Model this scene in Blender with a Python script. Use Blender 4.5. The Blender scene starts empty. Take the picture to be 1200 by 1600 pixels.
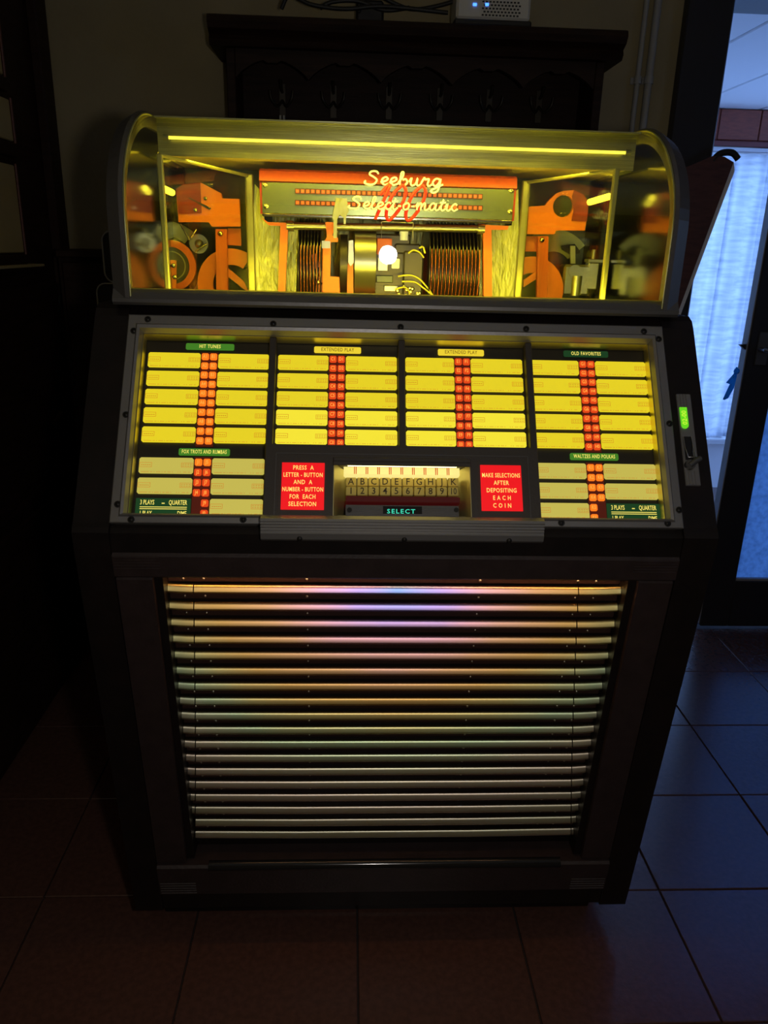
import bpy, math, random
import numpy as np
from mathutils import Matrix, Vector

random.seed(7)
scene = bpy.context.scene
col = scene.collection

# ------------------------------------------------------------------ camera
FPX = 1210.0
CAM = np.array([-0.0752, -1.0, 1.215])
def cam_axes(pitch, roll, yaw):
    p, r, y = np.radians([pitch, roll, yaw])
    f = np.array([np.sin(y)*np.cos(p), np.cos(y)*np.cos(p), -np.sin(p)])
    right = np.array([np.cos(y), -np.sin(y), 0.0])
    up = np.cross(right, f)
    return (np.cos(r)*right+np.sin(r)*up, -np.sin(r)*right+np.cos(r)*up, f)
AX = cam_axes(18.922, 1.552, 2.858)
cd = bpy.data.cameras.new('camera')
cd.sensor_fit = 'VERTICAL'; cd.sensor_height = 36.0; cd.lens = FPX/1600*36.0
cd.clip_start = 0.01
cam = bpy.data.objects.new('camera', cd); col.objects.link(cam)
m = Matrix.Identity(4)
for i in range(3):
    m[i][0] = AX[0][i]; m[i][1] = AX[1][i]; m[i][2] = -AX[2][i]; m[i][3] = CAM[i]
cam.matrix_world = m
scene.camera = cam

# ------------------------------------------------------------------ world, flash, exposure
w = bpy.data.worlds.new('sky'); scene.world = w; w.use_nodes = True
w.node_tree.nodes['Background'].inputs[0].default_value = (0.25, 0.44, 1.0, 1)
w.node_tree.nodes['Background'].inputs[1].default_value = 3.0
fl = bpy.data.lights.new('phone_torch', 'POINT'); fl.energy = 8.5; fl.color = (1.0, 0.93, 0.86)
fl.shadow_soft_size = 0.026
flo = bpy.data.objects.new('phone_torch', fl); flo.location = (0.035, -1.0, 1.22); col.objects.link(flo)
vs = scene.view_settings
vs.view_transform = 'Standard'; vs.look = 'None'; vs.gamma = 1.0; vs.exposure = 0.0
vs.use_curve_mapping = False

# ------------------------------------------------------------------ pixel helpers
def ray(px):
    return AX[2] + (px[0]-600)/FPX*AX[0] - (px[1]-800)/FPX*AX[1]
def hit(px, P0, n):
    d = ray(px); n = np.asarray(n, float)
    return CAM + d*(((np.asarray(P0, float)-CAM)@n)/(d@n))
def at_y(px, y): return hit(px, (0, y, 0), (0, 1, 0))
def at_x(px, x): return hit(px, (x, 0, 0), (1, 0, 0))
def at_z(px, z): return hit(px, (0, 0, z), (0, 0, 1))
SB = np.array([0, .012, .847]); ST = np.array([0, .19, 1.108])
SV = (ST-SB)/np.linalg.norm(ST-SB); SN = np.cross([1, 0, 0], SV)
if SN[1] > 0: SN = -SN
def SP(u, v, n=0.0): return SB + np.array([u, 0, 0]) + v*SV + n*SN
def uvp(px, n):
    p = hit(px, SB+n*SN, SN); return p[0], float((p-SB-n*SN)@SV)
SLOPE = Matrix.Identity(4)
for i in range(3):
    SLOPE[i][0] = (1, 0, 0)[i]; SLOPE[i][1] = SV[i]; SLOPE[i][2] = SN[i]; SLOPE[i][3] = SB[i]
def slope_m(u, v, n=0.0): return SLOPE @ Matrix.Translation((u, v, n))
def FY(z): return .133*(.849-z)           # lower front face of the cabinet
FN = np.array([0, -1, -.133]); FN /= np.linalg.norm(FN)
def FP(x, z, off=0.0): return np.array([x, FY(z), z]) + off*FN

# ------------------------------------------------------------------ materials
MATS = {}
def mat(name, color=(.5, .5, .5), rough=.5, metal=0.0, emit=None, es=1.0, noise=None, bump=0.0, bscale=40, spec=.5, coat=0.0):
    if name in MATS: return MATS[name]
    M = bpy.data.materials.new(name); M.use_nodes = True
    nt = M.node_tree; b = nt.nodes['Principled BSDF']
    b.inputs['Base Color'].default_value = (*color, 1)
    b.inputs['Roughness'].default_value = rough
    b.inputs['Metallic'].default_value = metal
    b.inputs['Specular IOR Level'].default_value = spec
    b.inputs['Coat Weight'].default_value = coat
    if emit:
        b.inputs['Emission Color'].default_value = (*emit, 1)
        b.inputs['Emission Strength'].default_value = es
    if noise or bump:
        tc = nt.nodes.new('ShaderNodeTexCoord'); mp = nt.nodes.new('ShaderNodeMapping')
        nt.links.new(tc.outputs['Object'], mp.inputs['Vector'])
    if noise:       # (second colour, scale, stretch)
        c2, sc, st = noise
        mp.inputs['Scale'].default_value = st
        n = nt.nodes.new('ShaderNodeTexNoise'); n.inputs['Scale'].default_value = sc; n.inputs['Detail'].default_value = 5
        nt.links.new(mp.outputs[0], n.inputs['Vector'])
        r = nt.nodes.new('ShaderNodeValToRGB')
        r.color_ramp.elements[0].position = .35; r.color_ramp.elements[1].position = .65
        r.color_ramp.elements[0].color = (*color, 1); r.color_ramp.elements[1].color = (*c2, 1)
        nt.links.new(n.outputs['Fac'], r.inputs[0]); nt.links.new(r.outputs[0], b.inputs['Base Color'])
    if bump:
        n2 = nt.nodes.new('ShaderNodeTexNoise'); n2.inputs['Scale'].default_value = bscale
        nt.links.new(mp.outputs[0], n2.inputs['Vector'])
        bp = nt.nodes.new('ShaderNodeBump'); bp.inputs['Strength'].default_value = bump; bp.inputs['Distance'].default_value = .004
        nt.links.new(n2.outputs['Fac'], bp.inputs['Height']); nt.links.new(bp.outputs[0], b.inputs['Normal'])
    MATS[name] = M
    return M

def glass_mat(name, tint=(1, 1, 1), rough=.01, ior=1.5):
    M = bpy.data.materials.new(name); M.use_nodes = True; nt = M.node_tree
    nt.nodes.remove(nt.nodes['Principled BSDF']); out = nt.nodes['Material Output']
    t = nt.nodes.new('ShaderNodeBsdfTransparent'); t.inputs[0].default_value = (*tint, 1)
    g = nt.nodes.new('ShaderNodeBsdfGlossy'); g.inputs['Roughness'].default_value = rough
    lw = nt.nodes.new('ShaderNodeLayerWeight'); lw.inputs['Blend'].default_value = .5
    pw = nt.nodes.new('ShaderNodeMath'); pw.operation = 'POWER'; pw.inputs[1].default_value = 5
    f = nt.nodes.new('ShaderNodeMath'); f.operation = 'MULTIPLY_ADD'; f0 = ((ior-1)/(ior+1))**2
    f.inputs[1].default_value = 1-f0; f.inputs[2].default_value = f0
    nt.links.new(lw.outputs['Facing'], pw.inputs[0]); nt.links.new(pw.outputs[0], f.inputs[0])
    mx = nt.nodes.new('ShaderNodeMixShader')
    nt.links.new(f.outputs[0], mx.inputs[0]); nt.links.new(t.outputs[0], mx.inputs[1]); nt.links.new(g.outputs[0], mx.inputs[2])
    nt.links.new(mx.outputs[0], out.inputs[0]); MATS[name] = M
    return M

def translucent_mat(name, c, amount=.8, noise_scale=None, gloss=0.0):
    M = bpy.data.materials.new(name); M.use_nodes = True; nt = M.node_tree
    nt.nodes.remove(nt.nodes['Principled BSDF']); out = nt.nodes['Material Output']
    t = nt.nodes.new('ShaderNodeBsdfTranslucent'); d = nt.nodes.new('ShaderNodeBsdfDiffuse')
    for s in (t, d): s.inputs[0].default_value = (*c, 1)
    if noise_scale:
        tc = nt.nodes.new('ShaderNodeTexCoord'); mp = nt.nodes.new('ShaderNodeMapping'); mp.inputs['Scale'].default_value = noise_scale
        n = nt.nodes.new('ShaderNodeTexNoise'); n.inputs['Scale'].default_value = 1.0; n.inputs['Detail'].default_value = 4
        r = nt.nodes.new('ShaderNodeValToRGB')
        r.color_ramp.elements[0].position = .3; r.color_ramp.elements[1].position = .62
        r.color_ramp.elements[0].color = (c[0]*.68, c[1]*.72, c[2]*.76, 1); r.color_ramp.elements[1].color = (*c, 1)
        nt.links.new(tc.outputs['Object'], mp.inputs[0]); nt.links.new(mp.outputs[0], n.inputs['Vector']); nt.links.new(n.outputs['Fac'], r.inputs[0])
        for s in (t, d): nt.links.new(r.outputs[0], s.inputs[0])
    mx = nt.nodes.new('ShaderNodeMixShader'); mx.inputs[0].default_value = amount
    nt.links.new(d.outputs[0], mx.inputs[1]); nt.links.new(t.outputs[0], mx.inputs[2])
    last = mx
    if gloss:
        g = nt.nodes.new('ShaderNodeBsdfGlossy'); g.inputs['Roughness'].default_value = .15
        m2 = nt.nodes.new('ShaderNodeMixShader'); m2.inputs[0].default_value = gloss
        nt.links.new(mx.outputs[0], m2.inputs[1]); nt.links.new(g.outputs[0], m2.inputs[2]); last = m2
    nt.links.new(last.outputs[0], out.inputs[0]); MATS[name] = M
    return M

# room
mat('plaster', (.30, .25, .14), .9, bump=.25, bscale=60, noise=((.26, .215, .12), 6, (1, 1, 1)))
mat('tile', (.088, .042, .032), .24, noise=((.115, .054, .039), 90, (1, 1, 1)), bump=.06, bscale=120, spec=.95)
mat('grout', (.03, .022, .02), .9)
mat('white_paint', (.75, .76, .78), .6, bump=.05)
mat('dark_frame', (.018, .016, .018), .5, bump=.05)
mat('dark_wood', (.028, .013, .008), .55, noise=((.015, .007, .004), 8, (1, 1, 12)), bump=.1, spec=.18)
mat('brown_wood', (.115, .040, .028), .5, noise=((.075, .025, .018), 8, (3, 3, 14)), bump=.1)
mat('pelmet_wood', (.27, .060, .030), .5, noise=((.19, .040, .022), 8, (3, 3, 14)), bump=.1)
mat('red_brown', (.16, .035, .03), .5, bump=.05)
mat('pale_panel', (.42, .33, .15), .6, noise=((.36, .28, .12), 5, (1, 1, 1)))
mat('black_plastic', (.012, .012, .012), .5, bump=.05)
mat('case_vinyl', (.014, .012, .011), .6, bump=.2, bscale=300)
mat('pale_piping', (.35, .34, .3), .5, bump=.02)
mat('reflector', (.80, .70, .30), .38, 1.0, bump=.03)
mat('brass', (.42, .32, .14), .35, 1.0, bump=.05)
mat('dark_iron', (.05, .042, .032), .45, .6, bump=.05)
mat('grey_pipe', (.30, .30, .29), .5, bump=.05)
mat('router_shell', (.62, .60, .52), .45, bump=.02)
mat('blue_led', (.1, .3, .9), .3, emit=(.05, .2, 1), es=3)
mat('steel', (.55, .55, .56), .3, 1.0, bump=.04)
translucent_mat('curtain', (.84, .88, .95), .8, (10, 2, 55))
translucent_mat('frosted', (.55, .76, .97), .92, (60, 60, 60), .10)
translucent_mat('blue_cloth', (.10, .52, .88), .75)
glass_mat('dome_glass', (.97, .98, .92))
glass_mat('partition_glass', (.92, .93, .84), .02, 1.6)
# jukebox
mat('cabinet_black', (.007, .005, .0045), .45, noise=((.011, .007, .006), 30, (1, 1, 1)), bump=.05, spec=.3)
mat('brown_vinyl', (.032, .020, .019), .45, noise=((.024, .015, .014), 40, (1, 1, 1)), bump=.12, bscale=200)
mat('aluminium', (.30, .29, .28), .42, .75, bump=.05, bscale=150)
mat('aluminium_dark', (.14, .135, .13), .42, .7, bump=.05, bscale=150)
mat('screw_dark', (.03, .028, .025), .4, .6, bump=.02)
mat('grille_back', (.030, .010, .007), .6, bump=.2, bscale=90)
mat('rivet', (.5, .45, .38), .3, 1.0, bump=.02)
mat('glossy_black', (.012, .012, .013), .12, bump=.08, bscale=14)
mat('panel_black', (.022, .018, .012), .5, bump=.04)
mat('housing', (.066, .056, .048), .5, .3, bump=.08, bscale=250)
mat('cheek_gold', (.70, .62, .30), .42, .9, bump=.1, bscale=60)
mat('chrome_warm', (.72, .70, .60), .16, 1.0, bump=.05, bscale=30)
def lit(name, c, s=1.0, base=None): return mat(name, base or tuple(.6*x for x in c), .45, emit=c, es=s, bump=.01)
lit('strip_yellow', (.78, .62, .012), .95, (.3, .25, .03))
lit('strip_bright', (.86, .73, .03), 1.0, (.3, .25, .03))
lit('strip_pale', (.55, .47, .075), .9, (.3, .27, .08))
mat('strip_print', (.5, .1, .02), .6, emit=(.50, .17, .010), es=.85, bump=.01)
lit('token_orange', (1.0, .20, .010), .95)
lit('token_red', (.85, .07, .008), .8)
lit('token_text', (1.0, .42, .06), .95)
mat('token_holder', (.05, .006, .003), .5, emit=(.09, .008, .002), es=.6, bump=.02)
lit('label_green', (.05, .20, .016), .9)
lit('label_green_dark', (.008, .045, .012), .9)
lit('label_yellow', (.80, .60, .03), .95)
lit('label_cream', (.90, .75, .14), 1.0)
mat('label_ink', (.05, .03, .01), .6, emit=(.16, .09, .004), es=1, bump=.01)
lit('sign_red', (.80, .006, .010), .95)
lit('sign_text', (1.0, .72, .16), 1.0)
lit('lamp_bar', (1.0, .84, .27), .95, (.1, .09, .03))
mat('lamp_red', (.3, .02, .01), .4, emit=(.55, .04, .005), es=.6, bump=.01)
mat('added_key_tube', (1, .9, .5), .4, emit=(1.0, .8, .2), es=7.0, bump=.01)
mat('key_cream', (.66, .52, .13), .4, bump=.03)
mat('key_ink', (.05, .03, .01), .5, bump=.01)
mat('red_glow', (.03, .005, .004), .3, emit=(.03, .002, .002), es=1, bump=.02)
mat('cyan_glow', (.05, .5, .4), .4, emit=(.04, .65, .42), es=1.0, bump=.01)
mat('coin_green', (.1, .4, .02), .3, emit=(.12, .62, .01), es=1.0, bump=.01)
mat('coin_ink', (.5, .6, .05), .3, emit=(.55, .80, .04), es=1.0, bump=.01)
mat('tube_glow', (1, .9, .5), .4, emit=(1.0, .78, .045), es=38.0, bump=.01)
mat('grille_tube', (1, .8, .5), .4, emit=(1.0, .52, .20), es=14.0, bump=.01)
mat('tube_thin', (1, .9, .5), .4, emit=(1.0, .78, .06), es=1.5, bump=.01)
mat('reflection_glow', (1, .9, .5), .4, emit=(1.0, .78, .05), es=3.0, bump=.01)
mat('added_low_tube', (1, .9, .5), .4, emit=(1.0, .78, .045), es=55.0, bump=.01)
mat('orange_paint', (.80, .20, .022), .42, bump=.04)
mat('orange_dark', (.62, .12, .012), .42, bump=.04)
mat('red_paint', (.26, .024, .008), .35, bump=.04)
mat('hammered', (.50, .52, .20), .38, .3, bump=.9, bscale=130, noise=((.33, .36, .13), 60, (1, 1, .35)))
mat('ceiling_yellow', (.60, .52, .22), .5, bump=.04)
mat('brushed', (.42, .42, .22), .3, .7, noise=((.26, .27, .13), 30, (.4, 30, 30)), bump=.1)
mat('post_green', (.36, .36, .16), .3, .5, bump=.15, bscale=60)
mat('bay_dark', (.05, .06, .035), .3, .3, bump=.1)
mat('cheek', (.15, .165, .13), .14, 1.0, bump=.03, bscale=8)
mat('mirror_plate', (.36, .42, .20), .24, .85, bump=.06, bscale=20)
mat('letter_white', (.80, .85, .95), .35, emit=(.5, .5, .5), es=.25, bump=.01)  # letters are no lamp: slight glow added to offset the yellow light
mat('letter_red', (.75, .02, .03), .4, bump=.01)
mat('scale_dark', (.06, .015, .008), .5, bump=.02)
mat('scale_red', (.45, .08, .03), .5, emit=(.35, .06, .02), es=.5, bump=.01)
mat('mech_metal', (.42, .42, .36), .32, .9, bump=.08)
mat('mech_grey', (.075, .068, .07), .4, .6, bump=.1)
mat('vinyl_black', (.018, .014, .012), .28, bump=.03)
mat('record_label', (.35, .05, .02), .6, bump=.02)
mat('wire_yellow', (.55, .55, .10), .45, bump=.02)

# metal slats: flash iridescence painted into the colour as rings around the glint
M = bpy.data.materials.new('slat_painted_sheen'); M.use_nodes = True; nt = M.node_tree
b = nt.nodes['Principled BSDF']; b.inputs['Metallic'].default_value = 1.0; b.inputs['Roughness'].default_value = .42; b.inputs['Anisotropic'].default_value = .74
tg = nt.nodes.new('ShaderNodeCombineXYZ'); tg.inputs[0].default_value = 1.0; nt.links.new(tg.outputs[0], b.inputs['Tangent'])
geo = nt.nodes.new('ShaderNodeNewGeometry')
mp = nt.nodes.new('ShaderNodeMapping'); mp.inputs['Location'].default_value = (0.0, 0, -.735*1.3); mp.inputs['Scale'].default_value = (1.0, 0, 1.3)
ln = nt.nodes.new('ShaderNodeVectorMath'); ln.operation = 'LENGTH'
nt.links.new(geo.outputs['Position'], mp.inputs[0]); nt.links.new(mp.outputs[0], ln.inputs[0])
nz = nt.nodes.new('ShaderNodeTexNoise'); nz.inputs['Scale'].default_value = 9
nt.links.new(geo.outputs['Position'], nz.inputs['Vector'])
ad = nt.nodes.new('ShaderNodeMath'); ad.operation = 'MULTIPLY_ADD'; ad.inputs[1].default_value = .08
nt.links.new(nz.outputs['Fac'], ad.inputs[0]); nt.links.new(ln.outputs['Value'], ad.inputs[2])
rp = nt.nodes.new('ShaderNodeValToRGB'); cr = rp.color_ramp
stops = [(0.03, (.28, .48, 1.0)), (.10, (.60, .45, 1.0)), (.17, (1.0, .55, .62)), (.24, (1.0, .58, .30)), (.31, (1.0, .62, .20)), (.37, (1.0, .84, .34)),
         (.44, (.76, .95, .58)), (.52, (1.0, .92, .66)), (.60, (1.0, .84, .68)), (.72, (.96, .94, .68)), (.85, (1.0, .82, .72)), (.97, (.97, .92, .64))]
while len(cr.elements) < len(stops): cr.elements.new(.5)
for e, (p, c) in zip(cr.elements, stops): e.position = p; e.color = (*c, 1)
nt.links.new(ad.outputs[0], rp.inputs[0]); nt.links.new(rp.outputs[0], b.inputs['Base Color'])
MATS['slat_painted_sheen'] = M

# ------------------------------------------------------------------ mesh builder
class MB:
    def __init__(s): s.v = []; s.f = []; s.m = []; s.sm = []
    def add(s, verts, faces, mi=0, smooth=False):
        o = len(s.v); s.v += [tuple(map(float, p)) for p in verts]
        for f in faces: s.f.append([i+o for i in f]); s.m.append(mi); s.sm.append(smooth)
    def hexa(s, p, mi=0):   # 8 points: bottom ring, top ring
        s.add(p, [(3, 2, 1, 0), (4, 5, 6, 7), (0, 1, 5, 4), (1, 2, 6, 5), (2, 3, 7, 6), (3, 0, 4, 7)], mi)
    def box(s, a, b, mi=0, ch=0.0):
        (x0, y0, z0), (x1, y1, z1) = a, b
        x0, x1 = min(x0, x1), max(x0, x1); y0, y1 = min(y0, y1), max(y0, y1); z0, z1 = min(z0, z1), max(z0, z1)
        if ch <= 0:
            s.hexa([(x0, y0, z0), (x1, y0, z0), (x1, y1, z0), (x0, y1, z0), (x0, y0, z1), (x1, y0, z1), (x1, y1, z1), (x0, y1, z1)], mi); return
        c = ch; V = []
        idx = {}
        for xi, X in enumerate((x0, x1)):
            for yi, Y in enumerate((y0, y1)):
                for zi, Z in enumerate((z0, z1)):
                    dx, dy, dz = (c, -c)[xi], (c, -c)[yi], (c, -c)[zi]
                    idx[xi, yi, zi] = len(V)
                    V += [(X, Y+dy, Z+dz), (X+dx, Y, Z+dz), (X+dx, Y+dy, Z)]
        F = []
        g = lambda k, a: idx[k]+a
        for xi in (0, 1): F.append([g((xi, 0, 0), 0), g((xi, 1, 0), 0), g((xi, 1, 1), 0), g((xi, 0, 1), 0)])
        for yi in (0, 1): F.append([g((0, yi, 0), 1), g((1, yi, 0), 1), g((1, yi, 1), 1), g((0, yi, 1), 1)])
        for zi in (0, 1): F.append([g((0, 0, zi), 2), g((1, 0, zi), 2), g((1, 1, zi), 2), g((0, 1, zi), 2)])
        for yi in (0, 1):
            for zi in (0, 1): F.append([g((0, yi, zi), 1), g((1, yi, zi), 1), g((1, yi, zi), 2), g((0, yi, zi), 2)])
        for xi in (0, 1):
            for zi in (0, 1): F.append([g((xi, 0, zi), 0), g((xi, 1, zi), 0), g((xi, 1, zi), 2), g((xi, 0, zi), 2)])
        for xi in (0, 1):
            for yi in (0, 1): F.append([g((xi, yi, 0), 0), g((xi, yi, 1), 0), g((xi, yi, 1), 1), g((xi, yi, 0), 1)])
        for k in idx: F.append([idx[k], idx[k]+1, idx[k]+2])
        s.add(V, F, mi)
    def prism(s, poly, d, mi=0, smooth=False):   # polygon (3-D points) extruded by vector d
        n = len(poly); d = np.asarray(d, float)
        P = [np.asarray(p, float) for p in poly]
        s.add(P+[p+d for p in P], [list(range(n))[::-1], list(range(n, 2*n))], mi)
        s.add(P+[p+d for p in P], [(i, (i+1) % n, n+(i+1) % n, n+i) for i in range(n)], mi, smooth)
    def sweep(s, rings, mi=0, smooth=True, closed=True, caps=True):
        k = len(rings[0]); V = [p for r in rings for p in r]; F = []
        for a in range(len(rings)-1):
            for i in range(k if closed else k-1):
                j = (i+1) % k; F.append((a*k+i, a*k+j, (a+1)*k+j, (a+1)*k+i))
        s.add(V, F, mi, smooth)
        if caps and closed:
            s.add(rings[0], [list(range(k))[::-1]], mi); s.add(rings[-1], [list(range(k))], mi)
    def tube(s, pts, r, k=8, mi=0, rs=None, caps=True):
        P = [np.asarray(p, float) for p in pts]; rings = []; ref = None
        for i, p in enumerate(P):
            t = P[min(i+1, len(P)-1)]-P[max(i-1, 0)]; t = t/(np.linalg.norm(t)+1e-12)
            if ref is None:
                ref = np.array([0, 0, 1.]) if abs(t[2]) < .9 else np.array([1., 0, 0])
            a = np.cross(t, ref); a /= np.linalg.norm(a)+1e-12; bb = np.cross(a, t); ref = bb
            rr = rs[i] if rs else r
            rings.append([p+rr*(math.cos(2*math.pi*j/k)*a+math.sin(2*math.pi*j/k)*bb) for j in range(k)])
        s.sweep(rings, mi, True, True, caps)
    def disc(s, c, axis, r, h, k=24, mi=0, r_in=0.0):
        c = np.asarray(c, float); ax = np.asarray(axis, float); ax /= np.linalg.norm(ax)
        ref = np.array([0, 0, 1.]) if abs(ax[2]) < .9 else np.array([1., 0, 0])
        a = np.cross(ax, ref); a /= np.linalg.norm(a); bb = np.cross(ax, a)
        ring = lambda R, o: [c+ax*o+R*(math.cos(2*math.pi*j/k)*a+math.sin(2*math.pi*j/k)*bb) for j in range(k)]
        if r_in <= 0:
            A, B_ = ring(r, -h/2), ring(r, h/2)
            s.add(A+B_, [(i, (i+1) % k, k+(i+1) % k, k+i) for i in range(k)], mi, True)
            s.add(A, [list(range(k))[::-1]], mi); s.add(B_, [list(range(k))], mi)
        else:
            rings = [ring(r, -h/2), ring(r, h/2), ring(r_in, h/2), ring(r_in, -h/2), ring(r, -h/2)]
            for q in range(4): s.add(rings[q]+rings[q+1], [(i, (i+1) % k, k+(i+1) % k, k+i) for i in range(k)], mi, q in (0, 2))
    def dome(s, c, axis, r, k=8, mi=0, flat=.6):
        c = np.asarray(c, float); ax = np.asarray(axis, float); ax /= np.linalg.norm(ax)
        ref = np.array([0, 0, 1.]) if abs(ax[2]) < .9 else np.array([1., 0, 0])
        a = np.cross(ax, ref); a /= np.linalg.norm(a); bb = np.cross(ax, a); rings = []
        for t in (0, .45, .8):
            an = t*math.pi/2
            rings.append([c+ax*r*flat*math.sin(an)+r*math.cos(an)*(math.cos(2*math.pi*j/k)*a+math.sin(2*math.pi*j/k)*bb) for j in range(k)])
        s.sweep(rings, mi)
    def text(s, string, M, size, sx=1.0, mi=0, align='CENTER', spacing=1.0):
        V, F = text_geo(string, spacing, align)
        s.add([tuple(M @ Vector((x*size*sx, y*size, 0))) for x, y in V], F, mi)
    def xf(s, M): s.v = [tuple(M @ Vector(p)) for p in s.v]; return s
    def mesh(s, name, mats):
        me = bpy.data.meshes.new(name); me.from_pydata(s.v, [], s.f)
        for mm in mats: me.materials.append(MATS[mm])
        me.polygons.foreach_set('material_index', s.m); me.polygons.foreach_set('use_smooth', s.sm)
        me.update(); return me
    def build(s, name, mats, parent=None, label=None, kind=None):
        if isinstance(mats, str): mats = [mats]
        return put(name, s.mesh(name, mats), parent, label, kind)

ORIGIN = {}
def put(name, me, parent=None, label=None, kind=None, M=None):
    o = bpy.data.objects.new(name, me); col.objects.link(o)
    if parent:
        o.parent = parent
        if parent.name in ORIGIN: o.matrix_parent_inverse = Matrix.Translation(-Vector(ORIGIN[parent.name]))
    if M is not None: o.matrix_basis = M
    if label: o['label'] = label
    if kind: o['kind'] = kind
    return o
def thing(name, loc, label, cat, group=None):
    o = bpy.data.objects.new(name, None); col.objects.link(o); o.location = loc; o.empty_display_size = .05
    ORIGIN[o.name] = tuple(loc); o['label'] = label; o['category'] = cat
    if group: o['group'] = group
    return o
def tag(o, label, cat, group=None):
    o['label'] = label; o['category'] = cat
    if group: o['group'] = group
    return o
TG = {}
def text_geo(string, spacing=1.0, align='CENTER'):
    k = (string, spacing, align)
    if k in TG: return TG[k]
    c = bpy.data.curves.new('lettering', 'FONT'); c.body = string; c.align_x = align; c.align_y = 'CENTER'
    c.space_character = spacing; c.resolution_u = 2; c.fill_mode = 'FRONT'; c.dimensions = '2D'; c.offset = 0.012
    o = bpy.data.objects.new('lettering', c); col.objects.link(o)
    dg = bpy.context.evaluated_depsgraph_get(); me = bpy.data.meshes.new_from_object(o.evaluated_get(dg))
    V = [(v.co.x, v.co.y) for v in me.vertices]; F = [list(p.vertices) for p in me.polygons]
    bpy.data.meshes.remove(me); bpy.data.objects.remove(o); bpy.data.curves.remove(c)
    TG[k] = (V, F); return TG[k]
def catmull(P, n=6):
    P = [np.asarray(p, float) for p in P]; out = []
    for i in range(len(P)-1):
        p0, p1, p2, p3 = P[max(i-1, 0)], P[i], P[i+1], P[min(i+2, len(P)-1)]
        for t in np.linspace(0, 1, n, endpoint=False):
            out.append(.5*((2*p1)+(-p0+p2)*t+(2*p0-5*p1+4*p2-p3)*t*t+(-p0+3*p1-3*p2+p3)*t**3))
    out.append(P[-1]); return out

# ================================================================== THE ROOM
WY = 1.34; XL, XR, YB, ZC = -1.35, 2.7, -2.6, 2.55
OPEN_X0 = .925; OPEN_X1 = 2.25; OPEN_Z = 1.86
b = MB(); b.box((XL-.1, YB-.1, -.12), (XR+.1, WY+.12, -.006))
floor = b.build('floor', 'grout'); floor['kind'] = 'structure'
TX, TY, TX0, TY0 = .305, .2835, .257, .2075
b = MB(); b.box((.0016, .0016, -.012), (TX-.0016, TY-.0016, 0), ch=.0012)
tile_me = b.mesh('floor_tile', ['tile'])
for i in range(-5, 8):
    for j in range(-4, 4):
        dz = random.uniform(-.0006, .0006)
        put('floor_tile', tile_me, floor, M=Matrix.Translation((TX0+i*TX, TY0+j*TY, dz)))
def wall(name, boxes, m='plaster'):
    b = MB()
    for a, c in boxes: b.box(a, c)
    o = b.build(name, m); o['kind'] = 'structure'; return o
wall('wall_back', [((XL, WY, -.006), (OPEN_X0-.12, WY+.12, ZC)), ((OPEN_X0-.12, WY, OPEN_Z+.07), (OPEN_X1, WY+.12, ZC)), ((OPEN_X1, WY, -.006), (XR, WY+.12, ZC))])
wall('wall_left', [((XL-.1, YB, -.006), (XL, WY, ZC))])
W2 = (-1.0, -.42, 1.10, 1.80)     # second window, in the right-hand wall
wall('wall_right', [((XR, YB, -.006), (XR+.1, W2[0], ZC)), ((XR, W2[1], -.006), (XR+.1, WY, ZC)), ((XR, W2[0], -.006), (XR+.1, W2[1], W2[2])), ((XR, W2[0], W2[3]), (XR+.1, W2[1], ZC))])
b = MB()
for a, c in (((W2[0], W2[2]), (W2[0]+.05, W2[3])), ((W2[1]-.05, W2[2]), (W2[1], W2[3])), ((W2[0]+.05, W2[2]), (W2[1]-.05, W2[2]+.05)), ((W2[0]+.05, W2[3]-.05), (W2[1]-.05, W2[3]))): b.box((XR-.01, a[0], a[1]), (XR+.06, c[0], c[1]), ch=.004)
o = b.build('window_2', 'dark_frame'); o['kind'] = 'structure'
b = MB(); b.box((XR+.02, W2[0]+.05, W2[2]+.05), (XR+.024, W2[1]-.05, W2[3]-.05)); b.build('pane', 'dome_glass', o)
wall('wall_front', [((XL-.1, YB-.1, -.006), (XR+.1, YB, ZC))])
wall('ceiling', [((XL-.1, YB-.1, ZC), (XR+.1, WY+.12, ZC+.1))], 'white_paint')
# door casing: dark post and head
b = MB(); b.box((OPEN_X0-.125, WY-.03, 0.001), (OPEN_X0, WY+.135, OPEN_Z+.09), ch=.004)
b.box((OPEN_X0, WY-.03, OPEN_Z), (OPEN_X1, WY+.135, OPEN_Z+.09), ch=.004)
o = b.build('trim_1', 'dark_frame'); o['kind'] = 'structure'
# closed right-hand leaf of the double door
LX = 1.135; LY = WY-.005
gl = at_y((1150, 908), LY)
b = MB(); ch = .003
b.box((LX, LY, .012), (gl[0], LY+.045, OPEN_Z-.01), ch=ch)
b.box((OPEN_X1-.1, LY, .012), (OPEN_X1-.005, LY+.045, OPEN_Z-.01), ch=ch)
b.box((gl[0], LY, .012), (OPEN_X1-.1, LY+.045, gl[2]), ch=ch)
b.box((gl[0], LY, OPEN_Z-.11), (OPEN_X1-.1, LY+.045, OPEN_Z-.01), ch=ch)
leaf = b.build('door_1', 'dark_frame'); leaf['kind'] = 'structure'
b = MB(); b.box((gl[0], LY+.018, gl[2]), (OPEN_X1-.1, LY+.024, OPEN_Z-.11)); b.build('pane', 'frosted', leaf)
b = MB(); b.box((gl[0]+.001, LY+.004, gl[2]), (OPEN_X1-.101, LY+.017, gl[2]+.007)); b.build('glazing_bead', 'grey_pipe', leaf)
b = MB(); b.box((LX-.003, LY+.006, .02), (LX, LY+.04, OPEN_Z-.02)); b.build('edge_strip', 'grey_pipe', leaf)
p = at_y((1192, 545), LY-.004)
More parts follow.
